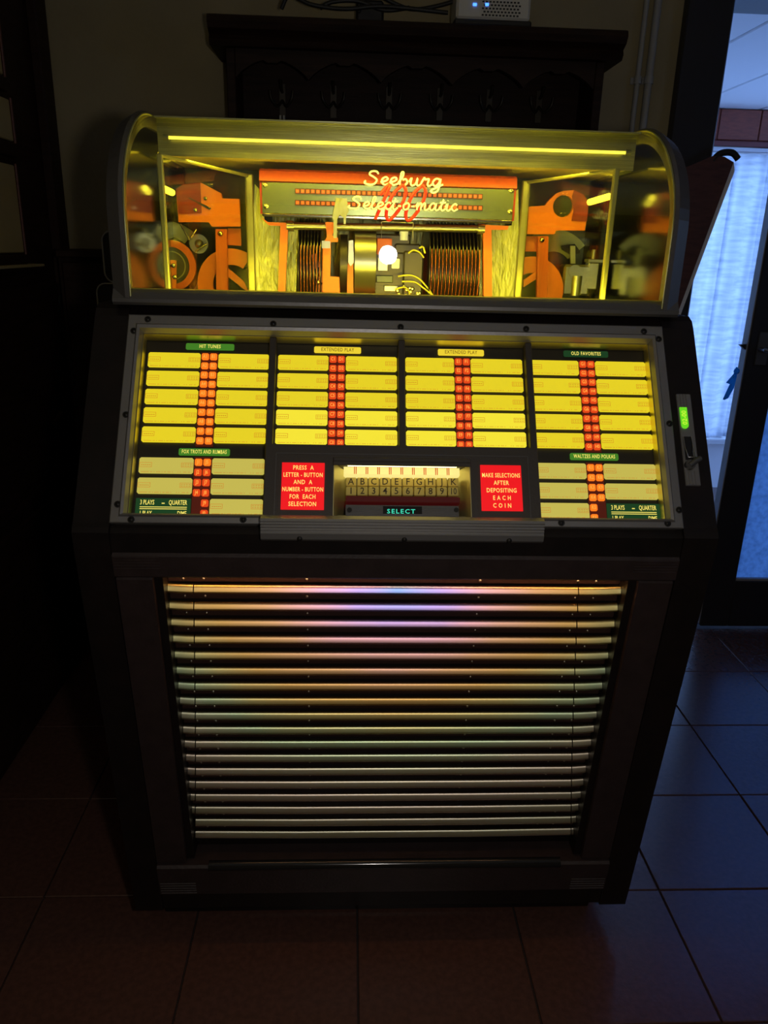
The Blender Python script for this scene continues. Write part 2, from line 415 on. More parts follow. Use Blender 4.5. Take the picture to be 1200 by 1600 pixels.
b = MB(); b.box((p[0]-.018, LY-.006, p[2]-.05), (p[0]+.018, LY, p[2]+.05), ch=.002); b.build('lock_plate', 'aluminium_dark', leaf)
b = MB(); b.tube([(p[0]-.012, LY-.006, p[2]+.0), (p[0]-.012, LY-.04, p[2]), (p[0]-.02, LY-.045, p[2]), (p[0]+.09, LY-.045, p[2]-.004)], .007); b.build('door_handle', 'steel', leaf)
p = at_y((1153, 541), LY+.02)
b = MB(); b.prism([(LX+.0, LY+.012, p[2]+.008), (LX+.0, LY+.012, p[2]-.012), (LX-.022, LY+.012, p[2]+.005)], (0, .014, 0)); b.build('latch_bolt', 'screw_dark', leaf)
# blue rag knotted on the leaf's edge
c = at_y((1143, 598), LY+.02)
rag = thing('blue_rag', (LX, LY, c[2]), 'small bright blue rag hanging from the free edge of the glazed door', 'rag')
b = MB(); b.prism([at_y(q, LY-.004) for q in ((1153, 574), (1149, 585), (1137, 599), (1143, 601), (1132, 625), (1138, 622), (1147, 606), (1151, 590))], (0, .012, 0)); b.build('cloth_tails', 'blue_cloth', rag)
b = MB(); b.dome(at_y((1151, 580), LY-.004), (0, -1, 0), .010, 8); b.build('knot', 'blue_cloth', rag)

# ---------------- sun room beyond the door
FYW = 3.05; CZ = at_y((1150, 170), FYW-.03)[2]
wall('floor_sunroom', [((.2, WY+.12, -.12), (2.9, 3.2, -.008))], 'tile')
wall('wall_sunroom', [((.35, WY+.13, -.008), (.45, FYW+.1, CZ+.1))], 'white_paint')
ceil = wall('ceiling_sunroom', [((.35, WY+.14, CZ+.03), (2.9, FYW+.1, CZ+.08))], 'white_paint')
b = MB(); b.box((0, 0, 0), (.342, FYW-WY-.14, .028), ch=.004); me = b.mesh('ceiling_panel', ['white_paint'])
for i in range(7): put('ceiling_panel', me, ceil, M=Matrix.Translation((.46+i*.35, WY+.14, CZ)))
ctop = at_y((1180, 243), FYW-.06)[2]; cbot = at_y((1100, 678), FYW-.06)[2]
pz0 = at_y((1150, 231), FYW)[2]
cas = MB()
cas.box((.45, FYW, -.008), (2.9, FYW+.08, cbot-.03)); cas.box((.45, FYW, CZ-.02), (2.9, FYW+.08, CZ+.03))
for x in (.45, 1.9, 2.84): cas.box((x, FYW, cbot-.03), (x+.06, FYW+.06, CZ-.02))
win = cas.build('window_1', 'white_paint'); win['kind'] = 'structure'
b = MB(); b.box((.5, FYW-.055, cbot-.06), (2.9, FYW-.002, cbot-.03), ch=.004); b.build('window_sill', 'white_paint', win)
b = MB(); b.box((.5, FYW-.05, pz0-.055), (2.9, FYW-.004, pz0-.004), ch=.003); b.build('window_head', 'white_paint', win)
b = MB(); b.box((.5, FYW+.03, cbot-.03), (2.85, FYW+.034, CZ-.02)); b.build('pane', 'dome_glass', win)
pel = MB(); pel.box((.46, FYW-.03, pz0), (2.9, FYW-.002, CZ-.002)); pelm = pel.build('trim_2', 'pelmet_wood'); pelm['kind'] = 'structure'
b = MB(); b.box((0, 0, pz0+.028), (.196, .012, CZ-.004), ch=.003); me = b.mesh('board', ['pelmet_wood'])
for i in range(12): put('board', me, pelm, M=Matrix.Translation((.47+i*.2, FYW-.043, 0)))
b = MB(); b.box((.46, FYW-.052, pz0), (2.9, FYW-.03, pz0+.024), ch=.004); b.build('rail', 'red_brown', pelm)
# sheer curtain
cur = MB(); n = 520; top = []; bot = []
for i in range(n+1):
    x = .55+i/n*2.2
    ph = x*30+1.2*math.sin(x*7); x += .042*math.cos(ph)
    d = .034*math.sin(ph)+.016*math.sin(x*71+1)+.010*math.sin(x*13+2)
    top.append((x, FYW-.10+.6*d, ctop)); bot.append((x+.01*math.sin(x*20), FYW-.10+d, cbot))
rows = [[tuple(np.array(top[i])*(1-t)+np.array(bot[i])*t) for i in range(n+1)] for t in np.linspace(0, 1, 6)]
cur.sweep(rows, closed=False)
curt = cur.mesh('sheer_curtain', ['curtain'])
ct = thing('sheer_curtain', (2.2, FYW-.10, cbot), 'pale sheer curtain hanging across the daylit window beyond the glazed door', 'curtain')
put('cloth', curt, ct)
b = MB(); b.tube([(.52, FYW-.10, ctop+.004), (2.8, FYW-.10, ctop+.004)], .006); b.build('curtain_rod', 'steel', ct)
b = MB()
for k in range(1): b.sweep([[(x, FYW-.103+(y-FYW+.10), z+dz) for (x, y, z) in bot] for dz in (.022, -.001)], closed=False)
b.build('hem', 'curtain', ct)

# ---------------- pipes on the wall
for px, nm in ((1012, 'thinner grey pipe running up the wall beside the coat shelf'), (1030, 'thicker grey pipe running up the wall next to the door casing')):
    p0 = at_y((px, 0), WY-.02)
    r = .007 if px < 1020 else .010
    t = thing('wall_pipe', (p0[0], WY-.02, 0), nm, 'pipe')
    b = MB(); b.tube([(p0[0], WY-.014, .0), (p0[0], WY-.014, ZC)], r, 10); b.build('pipe', 'grey_pipe', t)
    cz = at_y((px-12, 125), WY-.02)[2]
    b = MB(); b.disc((p0[0], WY-.014, cz), (0, 0, 1), r+.003, .018, 12); b.box((p0[0]-.016, WY-.004, cz-.008), (p0[0]+.016, WY, cz+.008)); b.build('clamp', 'grey_pipe', t)

# ---------------- coat shelf on the wall
RY = 1.12
tl = at_y((322, 18), RY); tr = at_y((984, 38), RY); zt = tl[2]
rack = thing('coat_shelf', ((tl[0]+tr[0])/2, WY, 1.25), 'dark carved wooden wall shelf with scalloped apron and coat hooks above the jukebox', 'coat shelf')
b = MB()
prof = [(RY+.03, -.062), (RY+.022, -.05), (RY+.028, -.04), (RY+.008, -.030), (RY, -.016), (RY+.004, -.004), (RY+.014, 0), (WY-.001, 0), (WY-.001, -.062)]
b.prism([(tl[0], y, zt+z) for y, z in prof], (tr[0]-tl[0], 0, 0)); b.build('top_moulding', 'dark_wood', rack)
bx0, bx1 = tl[0]+.035, tr[0]-.035
b = MB(); b.box((bx0, WY-.022, 1.24), (bx1, WY-.001, zt-.062)); b.build('back_board', 'dark_wood', rack)
for x in (bx0, bx1-.022):
    b = MB(); b.box((x, RY+.05, 1.24), (x+.022, WY-.023, zt-.062), ch=.002); b.build('side_board', 'dark_wood', rack)
ap = []; na = 5; L = bx1-bx0-.046; x0 = bx0+.023
for i in range(na*16+1):
    t = i/(na*16)*na; fr = t-math.floor(t) if i < na*16 else 1
    ap.append((x0+t/na*L, RY+.052, zt-.125+.042*math.sin(math.pi*fr)**.8 - (.008 if abs(fr-.5) < .07 else 0)))
ap = ap+[(x0+L, RY+.052, zt-.0625), (x0, RY+.052, zt-.0625)]
b = MB(); b.prism(ap, (0, .018, 0)); b.build('apron', 'dark_wood', rack)
for px in (441, 521, 608, 688, 765, 843):
    p = at_y((px, 150+(px-440)*.025), WY-.03); x, z = p[0], p[2]; y = WY-.022
    b = MB()
    b.box((x-.009, y-.004, z-.05), (x+.009, y, z+.03), ch=.001)
    for sgn in (-1, 1): b.tube(catmull([(x, y-.004, z-.01), (x+sgn*.012, y-.02, z-.026), (x+sgn*.026, y-.035, z-.012), (x+sgn*.030, y-.036, z+.008)]), .0035, 6)
    b.tube(catmull([(x, y-.004, z+.01), (x, y-.03, z+.012), (x, y-.05, z+.03)]), .004, 6)
    b.build('hook', 'dark_iron', rack)
# pale clothes peg hanging from the shelf
p = at_y((441, 188), WY-.075)
pg = thing('clothes_peg', (p[0], p[1], p[2]), 'small pale two-pronged clothes peg hanging below the coat shelf', 'peg')
for sgn in (-1, 1):
    b = MB(); b.box((p[0]+sgn*.0045-.003, p[1]-.004, p[2]-.06), (p[0]+sgn*.0045+.003, p[1]+.004, p[2]+.012), ch=.001); b.build('prong', 'pale_piping', pg)
b = MB(); b.tube([(p[0], p[1], p[2]-.03), (p[0], WY-.0225, p[2]-.03)], .0016, 6); b.build('wire', 'steel', pg)
# router on the shelf
ra = at_y((713, 14), RY+.03); rb = at_y((829, 18), RY+.03)
ro = thing('router_box', ((ra[0]+rb[0])/2, RY+.03, zt), 'cream perforated router box with two blue lights on the coat shelf', 'router')
b = MB(); b.box((ra[0]-.004, RY+.025, zt+.0005), (rb[0]+.004, RY+.15, zt+.014), ch=.003); b.build('base_tray', 'black_plastic', ro)
b = MB(); b.box((ra[0], RY+.03, zt+.0142), (rb[0], RY+.145, zt+.12), ch=.006); shell = b.build('shell', 'router_shell', ro)
b = MB()
for j in range(5):
    for i in range(11):
        x = ra[0]+.062+i*.0085+(j % 2)*.004
        if x < rb[0]-.008: b.box((x, RY+.0285, zt+.022+j*.007), (x+.005, RY+.0298, zt+.0255+j*.007))
b.build('vent_holes', 'black_plastic', shell, kind='stuff')
for px in (742, 761):
    p = at_y((px, 7), RY+.029); b = MB(); b.box((p[0]-.0045, RY+.0278, p[2]-.003), (p[0]+.0045, RY+.0298, p[2]+.003), ch=.0008); b.build('indicator_light', 'blue_led', ro)
# cables lying on the shelf
def cable(pts, r, label):
    c0 = pts[0]
    b = MB(); b.tube(catmull(pts, 6), r, 6); o = b.build('cable', 'black_plastic'); tag(o, label, 'cable', 'tangled cables on the coat shelf'); return o
cy = RY+.06
for k, pp in enumerate((((440, 14), (450, -6), (466, -2), (490, 8), (540, 14), (600, 10), (700, 20)), ((500, 13), (520, 3), (560, 2), (600, 16), (640, 12)), ((560, 20), (575, -12), (590, -8), (640, 14), (690, 8), (735, -8)))):
    cable([at_y(q, cy+.03*k) + np.array([0, 0, .004]) if False else (lambda a: np.array([a[0], a[1], max(a[2], zt+.0055)]))(at_y(q, cy+.03*k)) for q in pp], .005,
          ('dark cable looping up at the left end of the shelf tangle', 'dark cable lying low across the coat shelf', 'dark cable arching towards the cream router box')[k])
b = MB(); p = at_y((578, 8), RY+.14); b.box((p[0]-.035, RY+.12, zt+.0005), (p[0]+.035, RY+.19, zt+.07), ch=.006); o = b.build('adapter_box', 'black_plastic')
tag(o, 'black power adapter block among the cables on the coat shelf', 'adapter')

# ---------------- left: tall cabinet with pale panels, low cupboard, stacked cases
fx = at_y((104, 380), 1.30)[0]
def fa(px): return at_x(px, fx)
tc = thing('tall_cabinet', (fx-.2, .8, 0), 'tall dark wooden cabinet with pale door panels and a small brass catch', 'cabinet')
b = MB(); b.box((fx-.42, .25, .0015), (fx-.025, 1.325, 2.25), ch=.003); b.build('carcass', 'dark_wood', tc)
ys = at_x((60, 60), fx)[1]
b = MB(); b.box((fx-.025, ys, .0015), (fx, 1.325, 2.25), ch=.004); b.build('corner_post', 'dark_wood', tc)
rows = [((22, 40), (18, 118)), ((34, 160), (34, 222)), ((46, 262), (50, 395))]
for k, (pt, pb) in enumerate(rows):
    a = fa(pt); c = fa(pb); y1 = min(a[1], c[1]); z1, z0 = a[2], c[2]
    b = MB(); b.box((fx-.0245, .28, z0-.035), (fx-.012, y1, z0-.004), ch=.002); b.build('rail', 'dark_wood', tc)
    b = MB(); b.box((fx-.0245, .28, z0), (fx-.016, y1-.006, z1), ch=.002); b.build('door_panel', 'pale_panel', tc, 'pale yellowish door panel')
    b = MB(); b.tube([(fx-.014, y1-.003, z0-.004), (fx-.014, y1-.003, z1+.004)], .0035, 6); b.build('edge_bead', 'brown_wood', tc)
a = fa((62, 412))
b = MB(); b.box((fx-.0245, .28, a[2]-.006), (fx+.012, a[1], a[2]), ch=.001); b.build('ledge', 'pale_panel', tc)
for z0, z1 in ((.06, .55), (.58, 1.10)):
    b = MB(); b.box((fx-.0245, .28, z0), (fx-.010, ys-.01, z1), ch=.004); low = b.build('lower_door', 'dark_wood', tc)
p = at_x((96, 470), fx-.010); b = MB(); b.disc((fx-.0095, p[1], p[2]), (1, 0, 0), .020, .003, 16, r_in=.014); b.disc((fx-.0098, p[1], p[2]), (1, 0, 0), .014, .002, 16); b.build('finger_hole', 'black_plastic', low)
p = at_x((94, 658), fx-.006); b = MB()
b.prism([(fx-.010, p[1]-.05, p[2]+.004), (fx-.010, p[1]-.005, p[2]-.022), (fx-.010, p[1]+.045, p[2]+.006), (fx-.010, p[1]+.01, p[2]+.024)], (.012, 0, 0)); b.build('catch', 'brass', low, 'small brass catch')
# low cupboard against the back wall
cz = at_y((130, 390), 1.12)[2]
cb = thing('low_cupboard', (-.62, 1.2, 0), 'low dark wooden cupboard against the bare wall behind the stacked cases', 'cupboard')
cx0, cx1 = fx+.03, -.42
b = MB(); b.box((cx0, 1.14, .0015), (cx1, WY-.001, cz-.022)); b.build('body', 'dark_wood', cb)
b = MB(); b.box((cx0, 1.115, cz-.021), (cx1+.01, WY-.001, cz), ch=.004); b.build('top', 'dark_wood', cb)
b = MB(); b.box((cx0+.01, 1.126, .06), (cx1-.01, 1.1395, cz-.03), ch=.004); b.build('door', 'dark_wood', cb)
# stacked cases left of the dome
xa = at_y((152, 460), .80)[0]; z_low = at_y((165, 443), .80)[2]; xb = at_y((159, 380), .80)[0]; z_up = at_y((175, 361), .80)[2]
sc = thing('floor_case', (-.56, .95, 0), 'tall dark vinyl case with thin pale edging standing behind the jukebox', 'case')
def rrect(x0, x1, z0, z1, r, y):
    P = []
    for cx, cz_, a0 in ((x1-r, z1-r, 0), (x0+r, z1-r, 90), (x0+r, z0+r, 180), (x1-r, z0+r, 270)):
        for q in range(6): a = math.radians(a0+q*18); P.append((cx+r*math.cos(a), y, cz_+r*math.sin(a)))
    return P
b = MB(); b.prism(rrect(xa, -.36, .0015, z_low, .02, .80), (0, .28, 0)); b.build('body', 'case_vinyl', sc)
b = MB(); R_ = rrect(xa, -.36, .0015, z_low, .02, .7985); b.tube(R_+[R_[0]], .002, 6); b.build('piping', 'pale_piping', sc)
sc = thing('small_case', (-.55, .95, z_low), 'small dark rounded case with thin pale edging on top of the tall case', 'case')
b = MB(); b.prism(rrect(xb, -.38, z_low+.0005, z_up, .022, .805), (0, .24, 0)); b.build('body', 'case_vinyl', sc)
b = MB(); R_ = rrect(xb, -.38, z_low+.002, z_up, .022, .803); b.tube(R_+[R_[0]], .002, 6); b.build('piping', 'pale_piping', sc)

# ---------------- board leaning against the door casing
BYB = 1.262
q_top = at_y((1149, 246), BYB); q_low = at_y((1056, 497), BYB); q_tl = at_y((1050, 318), BYB)
dv = (q_top-q_low); dv /= np.linalg.norm(dv); s0 = -q_top[2]/dv[2]
foot = q_top+dv*s0; side = np.array([-dv[2], 0, dv[0]]); side = side if side[0] < 0 else -side
wd = .26
fr = foot+np.array([0, 0, .002]); fl_ = fr+side*wd
if fl_[2] < .002: fr = fr+dv*((.002-fl_[2])/dv[2]); fl_ = fr+side*wd
lb = thing('leaning_board', tuple(foot), 'dark brown board with a bluish pale edge leaning behind the jukebox towards the doorway', 'board')
tt = q_top-dv*.012
b = MB(); b.prism([fr, tt, tt+side*.03+dv*.006, tt+side*.06, tt+side*.12-dv*.045, tt+side*wd-dv*.075, fl_], (0, .02, 0)); b.build('panel', 'brown_wood', lb)
b = MB(); b.prism([fr-side*.0005, tt-side*.0005, tt-side*.012-dv*.02, tt-side*.011-dv*.1, fr-side*.008], (0, .018, 0)); b.build('edge_band', 'white_paint', lb)
b = MB(); b.tube(catmull([tt+side*.055-dv*.012, tt+side*.04+dv*.012, tt+side*.01+dv*.022, tt-side*.012+dv*.012]) , .009, 8); b.v = [(x, y+.008, z) for x, y, z in b.v]; b.build('hooked_tip', 'black_plastic', lb)

# ================================================================== THE JUKEBOX
JB = thing('jukebox', (0, .42, 0), 'large lit jukebox with clear domed top, yellow title panels and slatted grille', 'jukebox')
def P(name, mb, mats, label=None, parent=None, kind=None): return mb.build(name, mats, parent or JB, label, kind)

# ---- cabinet
b = MB()
prof = [(FY(.84)+.035, .835), (.012+.03, .848)]
s_lo, s_hi = SP(0, .0, -.032), SP(0, .318, -.032)
core = [(FY(.07)+.045, .067), (FY(.835)+.045, .835), (s_lo[1]+.012, .848), (s_lo[1], s_lo[2]+.012), (s_hi[1], s_hi[2]), (s_hi[1], 1.02), (.705, 1.02), (.705, .067)]
core = [(FY(.07)+.045, .067), (FY(.80)+.045, .80), (s_lo[1], s_lo[2]), (.2, 1.03), (.705, 1.03), (.705, .067)]
b.prism([(-.398, y, z) for y, z in core], (.796, 0, 0)); body = P('cabinet_body', b, 'cabinet_black')
for sg in (-1, 1):
    b = MB()
    pr = [(FY(.067)+.004, .067), (FY(.80), .80), (.0035, .836), (.0075, .843), (.0125, .8478), (.190, 1.1080), (.199, 1.118), (.213, 1.1245), (.71, 1.1245), (.71, .067)]
    b.prism([(sg*.4005, y, z) for y, z in pr], (sg*.0495, 0, 0)); P('side_panel', b, 'cabinet_black')
b = MB(); a = SP(0, .3175, -.03); b.prism([(-.40, y, z) for y, z in ((a[1], a[2]), SP(0, .3175, -.001)[1:], (.205, 1.1205), (.215, 1.1245), (.235, 1.1245), (.235, 1.06))], (.80, 0, 0)); P('top_strip', b, 'cabinet_black')
b = MB(); b.box((-.40, .685, 1.031), (.40, .705, 1.1245)); P('back_strip', b, 'cabinet_black')
zt_r, zb_r = at_y((600, 866), FY(.77))[2], at_y((600, 905), FY(.75))[2]
b = MB()   # lower front band under the title panel
pr = [(FY(.80)+.04, zt_r+.001), (FY(zt_r)+.002, zt_r+.001), (FY(.80)+.001, max(.80, zt_r+.006)), (FY(.835)+.004, .835), (SP(0, 0, -.004)[1], SP(0, -.001, -.004)[2]), (SP(0, -.001, -.03)[1], SP(0, -.001, -.03)[2])]
b.prism([(-.40, y, z) for y, z in pr], (.80, 0, 0)); P('front_band', b, 'cabinet_black')
b = MB(); b.box((-.415, .165, .0015), (.405, .69, .0665), ch=.003); P('plinth', b, 'cabinet_black')

# ---- lower grille front
GX = .337
def fbar(name, x0, x1, z0, z1, o0, o1, m='brown_vinyl', lip=.004):
    b = MB(); c = lip
    ring = lambda x: [FP(x, z0, o0), FP(x, z0, o1-c), FP(x, z0+c, o1), FP(x, z1-c, o1), FP(x, z1, o1-c), FP(x, z1, o0)]
    b.sweep([ring(x0), ring(x0+c), ring(x1-c), ring(x1)], smooth=False); return P(name, b, m)
RZ0 = zb_r; RZ1 = zt_r
fbar('top_rail', -.3995, .3995, RZ0, RZ1, -.012, .002)
b = MB(); b.tube([FP(-.325, RZ0+.012, -.024), FP(.325, RZ0+.012, -.024)], .005, 10); P('grille_lamp', b, 'grille_tube', 'glowing warm tube hidden behind the grille top rail')
BZ1 = at_y((600, 1347), FY(.16))[2]; BZ0 = at_y((600, 1394), FY(.12))[2]
fbar('bottom_rail', -.3995, .3995, BZ0, BZ1, -.045, .003)
fbar('bottom_strip', -.3995, .3995, .0685, BZ0-.001, -.045, -.004, 'cabinet_black')
b = MB(); _c = FP(0, BZ1-.006, -.004)
b.sweep([[(x, _c[1]-.012*math.sin(t), _c[2]+.012*math.cos(t)) for t in np.linspace(0, math.pi/2, 9)]+[(x, _c[1], _c[2])] for x in (-.31, -.1, .1, .31)]); P('glossy_lip', b, 'glossy_black')
for sg in (-1, 1):
    x0, x1 = sorted((sg*.349, sg*.3995)); fbar('stile', x0, x1, BZ1+.0005, RZ0-.0005, -.045, -.003)
    x0, x1 = sorted((sg*GX, sg*.3485)); fbar('grille_reveal', x0, x1, BZ1+.0005, RZ0-.0005, -.045, -.012, 'cabinet_black')
    x0, x1 = sorted((sg*.335, sg*.397))
    for k in range(5):       # ribbed corner blocks
        z = RZ1-.0045-k*.0045; b = MB(); b.sweep([[FP(x, z-.0012, .0015), FP(x, z, .0035), FP(x, z+.0012, .0015)] for x in (x0, x1)], smooth=False); P('corner_rib', b, 'brown_vinyl')
        z = BZ0+.008+k*.006; b = MB(); b.sweep([[FP(x, z-.0012, .0025), FP(x, z, .0045), FP(x, z+.0012, .0025)] for x in (x0, x1)], smooth=False); P('corner_rib', b, 'brown_vinyl')
GZT = RZ0-.0005; GZB = BZ1+.004
b = MB(); b.prism([FP(-GX-.002, GZB-.003, -.046), FP(GX+.002, GZB-.003, -.046), FP(GX+.002, GZT, -.046), FP(-GX-.002, GZT, -.046)], -.004*FN); grille = P('grille_panel', b, 'grille_back')
NS = 18
GP0 = FP(0, .5, -.0265)
gx = lambda px: hit(px, GP0, FN)
zs_top = gx((600, 927))[2]; zs_bot = gx((600, 1307))[2]
def slat_ring(x, z, off):
    c = FP(x, z, off); up = np.array([0, -.133, 1]); up /= np.linalg.norm(up)
    prof = [(.0056, -.0035), (.0054, -.0006), (.0047, .0006), (.0024, .0022), (0, .0037), (-.0024, .0051), (-.0042, .0060), (-.0049, .0057), (-.0052, .0046), (-.0052, -.0035)]
    return [c+up*u_+FN*n_ for u_, n_ in prof]
riv = MB()
for k in range(NS):
    z = zs_top+(zs_bot-zs_top)*k/(NS-1)
    t = k/(NS-1); py = 927+380*t
    xl = gx((302.5+t*1.5, py))[0]; xr = gx((904-12*t, py))[0]
    def off(x): return -.031-1.3*max(0, abs(x)-.29)**2
    b = MB(); b.sweep([slat_ring(x, z, off(x)) for x in (xl+.0008, -.15, 0, .15, xr-.0008)]); P('slat', b, 'slat_painted_sheen', parent=grille)
    for x0, x1 in ((xl-.0008, -.3365), (xr+.0008, .3365)):
        if abs(x1)-abs(x0) > .003:
            b = MB(); b.sweep([slat_ring(x0+(x1-x0)*q, z, off(x0+(x1-x0)*q)) for q in (0, .33, .66, 1)]); P('slat_end', b, 'slat_painted_sheen', parent=grille)
    zr = z+.0112
    for x in (-.315, -.285, -.134, .124, .272, .300): riv.dome(FP(x, zr, -.0395), FN, .0024, 6)
    # flat strip between the bars that carries the rivets
for k in range(NS):
    z = zs_top+(zs_bot-zs_top)*k/(NS-1)+.0112
    b = MB(); b.prism([FP(-.3365, z-.0045, -.045), FP(.3365, z-.0045, -.045), FP(.3365, z+.0045, -.045), FP(-.3365, z+.0045, -.045)], FN*.005); P('grille_strip', b, 'grille_back', parent=grille)
P('rivets', riv, 'rivet', parent=grille, kind='stuff')

# ---- title panel
def sbox(mb, u0, u1, v0, v1, n0, n1, mi=0, ch=0.0):
    t = MB(); t.box((u0, v0, n0), (u1, v1, n1), 0, ch); t.xf(SLOPE); o = len(mb.v); mb.v += t.v
    for f in t.f: mb.f.append([i+o for i in f]); mb.m.append(mi); mb.sm.append(False)
PN = -.020
b = MB(); sbox(b, -.3995, .3995, .002, .316, -.0315, PN-.002); panel = P('title_panel', b, 'panel_black')
def rail(d_prof, pa, pb, ia, ib):   # mitred moulding: outer corners pa,pb -> inner corners ia,ib ; d_prof: (t 0..1, n)
    b = MB()
    ra = [SP(pa[0]+(ia[0]-pa[0])*t, pa[1]+(ia[1]-pa[1])*t, n) for t, n in d_prof]
    rb_ = [SP(pb[0]+(ib[0]-pb[0])*t, pb[1]+(ib[1]-pb[1])*t, n) for t, n in d_prof]
    b.sweep([ra, rb_], smooth=False); return b
fp = [(0, -.004), (0, .0035), (.06, .0045), (.55, .0045), (.68, .008), (.85, .006), (1.0, -.004), (1.03, PN-.001), (.9, PN-.001), (.8, -.004)]
O = [(-.40, .0), (.40, .0), (.40, .317), (-.40, .317)]; I = [(-.3785, .0155), (.3785, .0155), (.3785, .2905), (-.3785, .2905)]
frame = None
for k, nm in enumerate(('bottom_rail', 'side_rail', 'top_rail', 'side_rail')):
    j = (k+1) % 4
    pr = fp if k != 2 else fp
    mb = rail(pr, O[k], O[j], I[k], I[j])
    o = P('title_frame_'+nm if False else 'title_frame_rail', mb, 'aluminium')
    if frame is None: frame = o
for nm, q in (('side', (-.3775, -.3775, .016, .290)), ('side', (.3775, .3775, .016, .290))):
    sg = 1 if q[0] < 0 else -1
    b = MB(); b.prism([SP(q[0], q[2], -.004), SP(q[0], q[3], -.004), SP(q[0]+sg*.0007, q[3], PN), SP(q[0]+sg*.0007, q[2], PN)], SP(-sg*.0005, 0, 0)-SP(0, 0, 0)); P('side_reflector', b, 'reflector', parent=panel)
b = MB(); b.prism([SP(-.377, .2895, -.004), SP(.377, .2895, -.004), SP(.377, .2875, PN), SP(-.377, .2875, PN)], SP(0, .0005, 0)-SP(0, 0, 0)); P('top_reflector', b, 'reflector', parent=panel)
scr = [(231, 499), (427, 506), (626, 511), (822, 514), (1006, 518), (209, 517), (197, 648), (184, 788), (1029, 530), (1046, 662), (1061, 797), (205, 812), (380, 812), (877, 817), (1043, 818)]
for q in scr:
    u, v = uvp(q, .0045); b = MB(); b.disc(SP(u, v, .0049), SN, .0048, .0016, 14, r_in=.0032); b.dome(SP(u, v, .0046), SN, .0032, 10)
    P('frame_screw', b, 'screw_dark')
cols = [((-.3725, -.296), (-.2695, -.1945)), ((-.181, -.106), (-.080, -.0035)), ((.0095, .083), (.1085, .187)), ((.199, .2735), (.2995, .377))]
mids = [-.2828, -.093, .0958, .2865]
tops = [.2675, .2378, .2086, .1795, .1497]; low_tops = [.1025, .0722, .0418]; SH = .0238
strip_cache = {}
def strip_mesh(wd, m):
    k = (round(wd, 4), m)
    if k in strip_cache: return strip_cache[k]
    b = MB(); h = SH/2; x = wd/2; c = .0022
    poly = [(-x+c, -h, 0), (x-c, -h, 0), (x, -h+c, 0), (x, h-c, 0), (x-c, h, 0), (-x+c, h, 0), (-x, h-c, 0), (-x, -h+c, 0)]
    b.prism(poly, (0, 0, .0016), 0)
    def fr(x0, x1, y0, y1, t=.0005):
        for a, d, e, f in ((x0, x1, y0, y0+t), (x0, x1, y1-t, y1), (x0, x0+t, y0, y1), (x1-t, x1, y0, y1)):
            b.add([(a, e, .0018), (d, e, .0018), (d, f, .0018), (a, f, .0018)], [(0, 1, 2, 3)], 1)
    fr(-x+.0006, -x+.018, -.0025, .0045); fr(x-.017, x-.0006, -.0025, .0045)
    for i in range(5): b.add([(-x+.003+i*.0028, .0002, .0018), (-x+.0048+i*.0028, .0002, .0018), (-x+.0048+i*.0028, .0012, .0018), (-x+.003+i*.0028, .0012, .0018)], [(0, 1, 2, 3)], 1)
    for i in range(4):
        for yy in (.0018, -.0008): b.add([(x-.0155+i*.0036, yy, .0018), (x-.0131+i*.0036, yy, .0018), (x-.0131+i*.0036, yy+.0008, .0018), (x-.0155+i*.0036, yy+.0008, .0018)], [(0, 1, 2, 3)], 1)
    r = random.Random(3)
    px = -x+.004
    while px < x-.005:
        if r.random() < .7: b.add([(px, -h+.0016, .0018), (px+.0008, -h+.0016, .0018), (px+.0008, -h+.0027, .0018), (px, -h+.0027, .0018)], [(0, 1, 2, 3)], 1)
        px += .0016
    strip_cache[k] = b.mesh('title_strip', [m, 'strip_print']); return strip_cache[k]
def put_strip(u0, u1, top, m): put('title_strip', strip_mesh(u1-u0, m), panel, M=slope_m((u0+u1)/2, top-SH/2, PN))
def token(u, v, txt, hot):
    b = MB(); s = .0052; c = .0016
    poly = [(-s+c, -s, 0), (s-c, -s, 0), (s, -s+c, 0), (s, s-c, 0), (s-c, s, 0), (-s+c, s, 0), (-s, s-c, 0), (-s, -s+c, 0)]
    b.prism(poly, (0, 0, .0022), 0)
    b.text(txt, Matrix.Translation((0, 0, .0025)), .0078, .72, 1)
    b.xf(slope_m(u, v, PN)); b.build('number_token', ['token_orange' if hot else 'token_red', 'token_text'], panel)
letters = ['AB', 'CD', 'EF', 'GH']
for c in range(4):
    for side in range(2):
        for r in range(5):
            put_strip(*cols[c][side], tops[r], 'strip_bright' if r >= 3 and c in (1, 2) else 'strip_yellow')
    b = MB(); sbox(b, mids[c]-.0124, mids[c]+.0124, .121, .2695, PN-.002, PN+.0004); b.build('token_column', ['token_holder'], panel)
    for r in range(10):
        for side in range(2): token(mids[c]+(-.0061, .0061)[side], .262-r*.01478, letters[c][side]+str((r+1) % 10), c == 0)
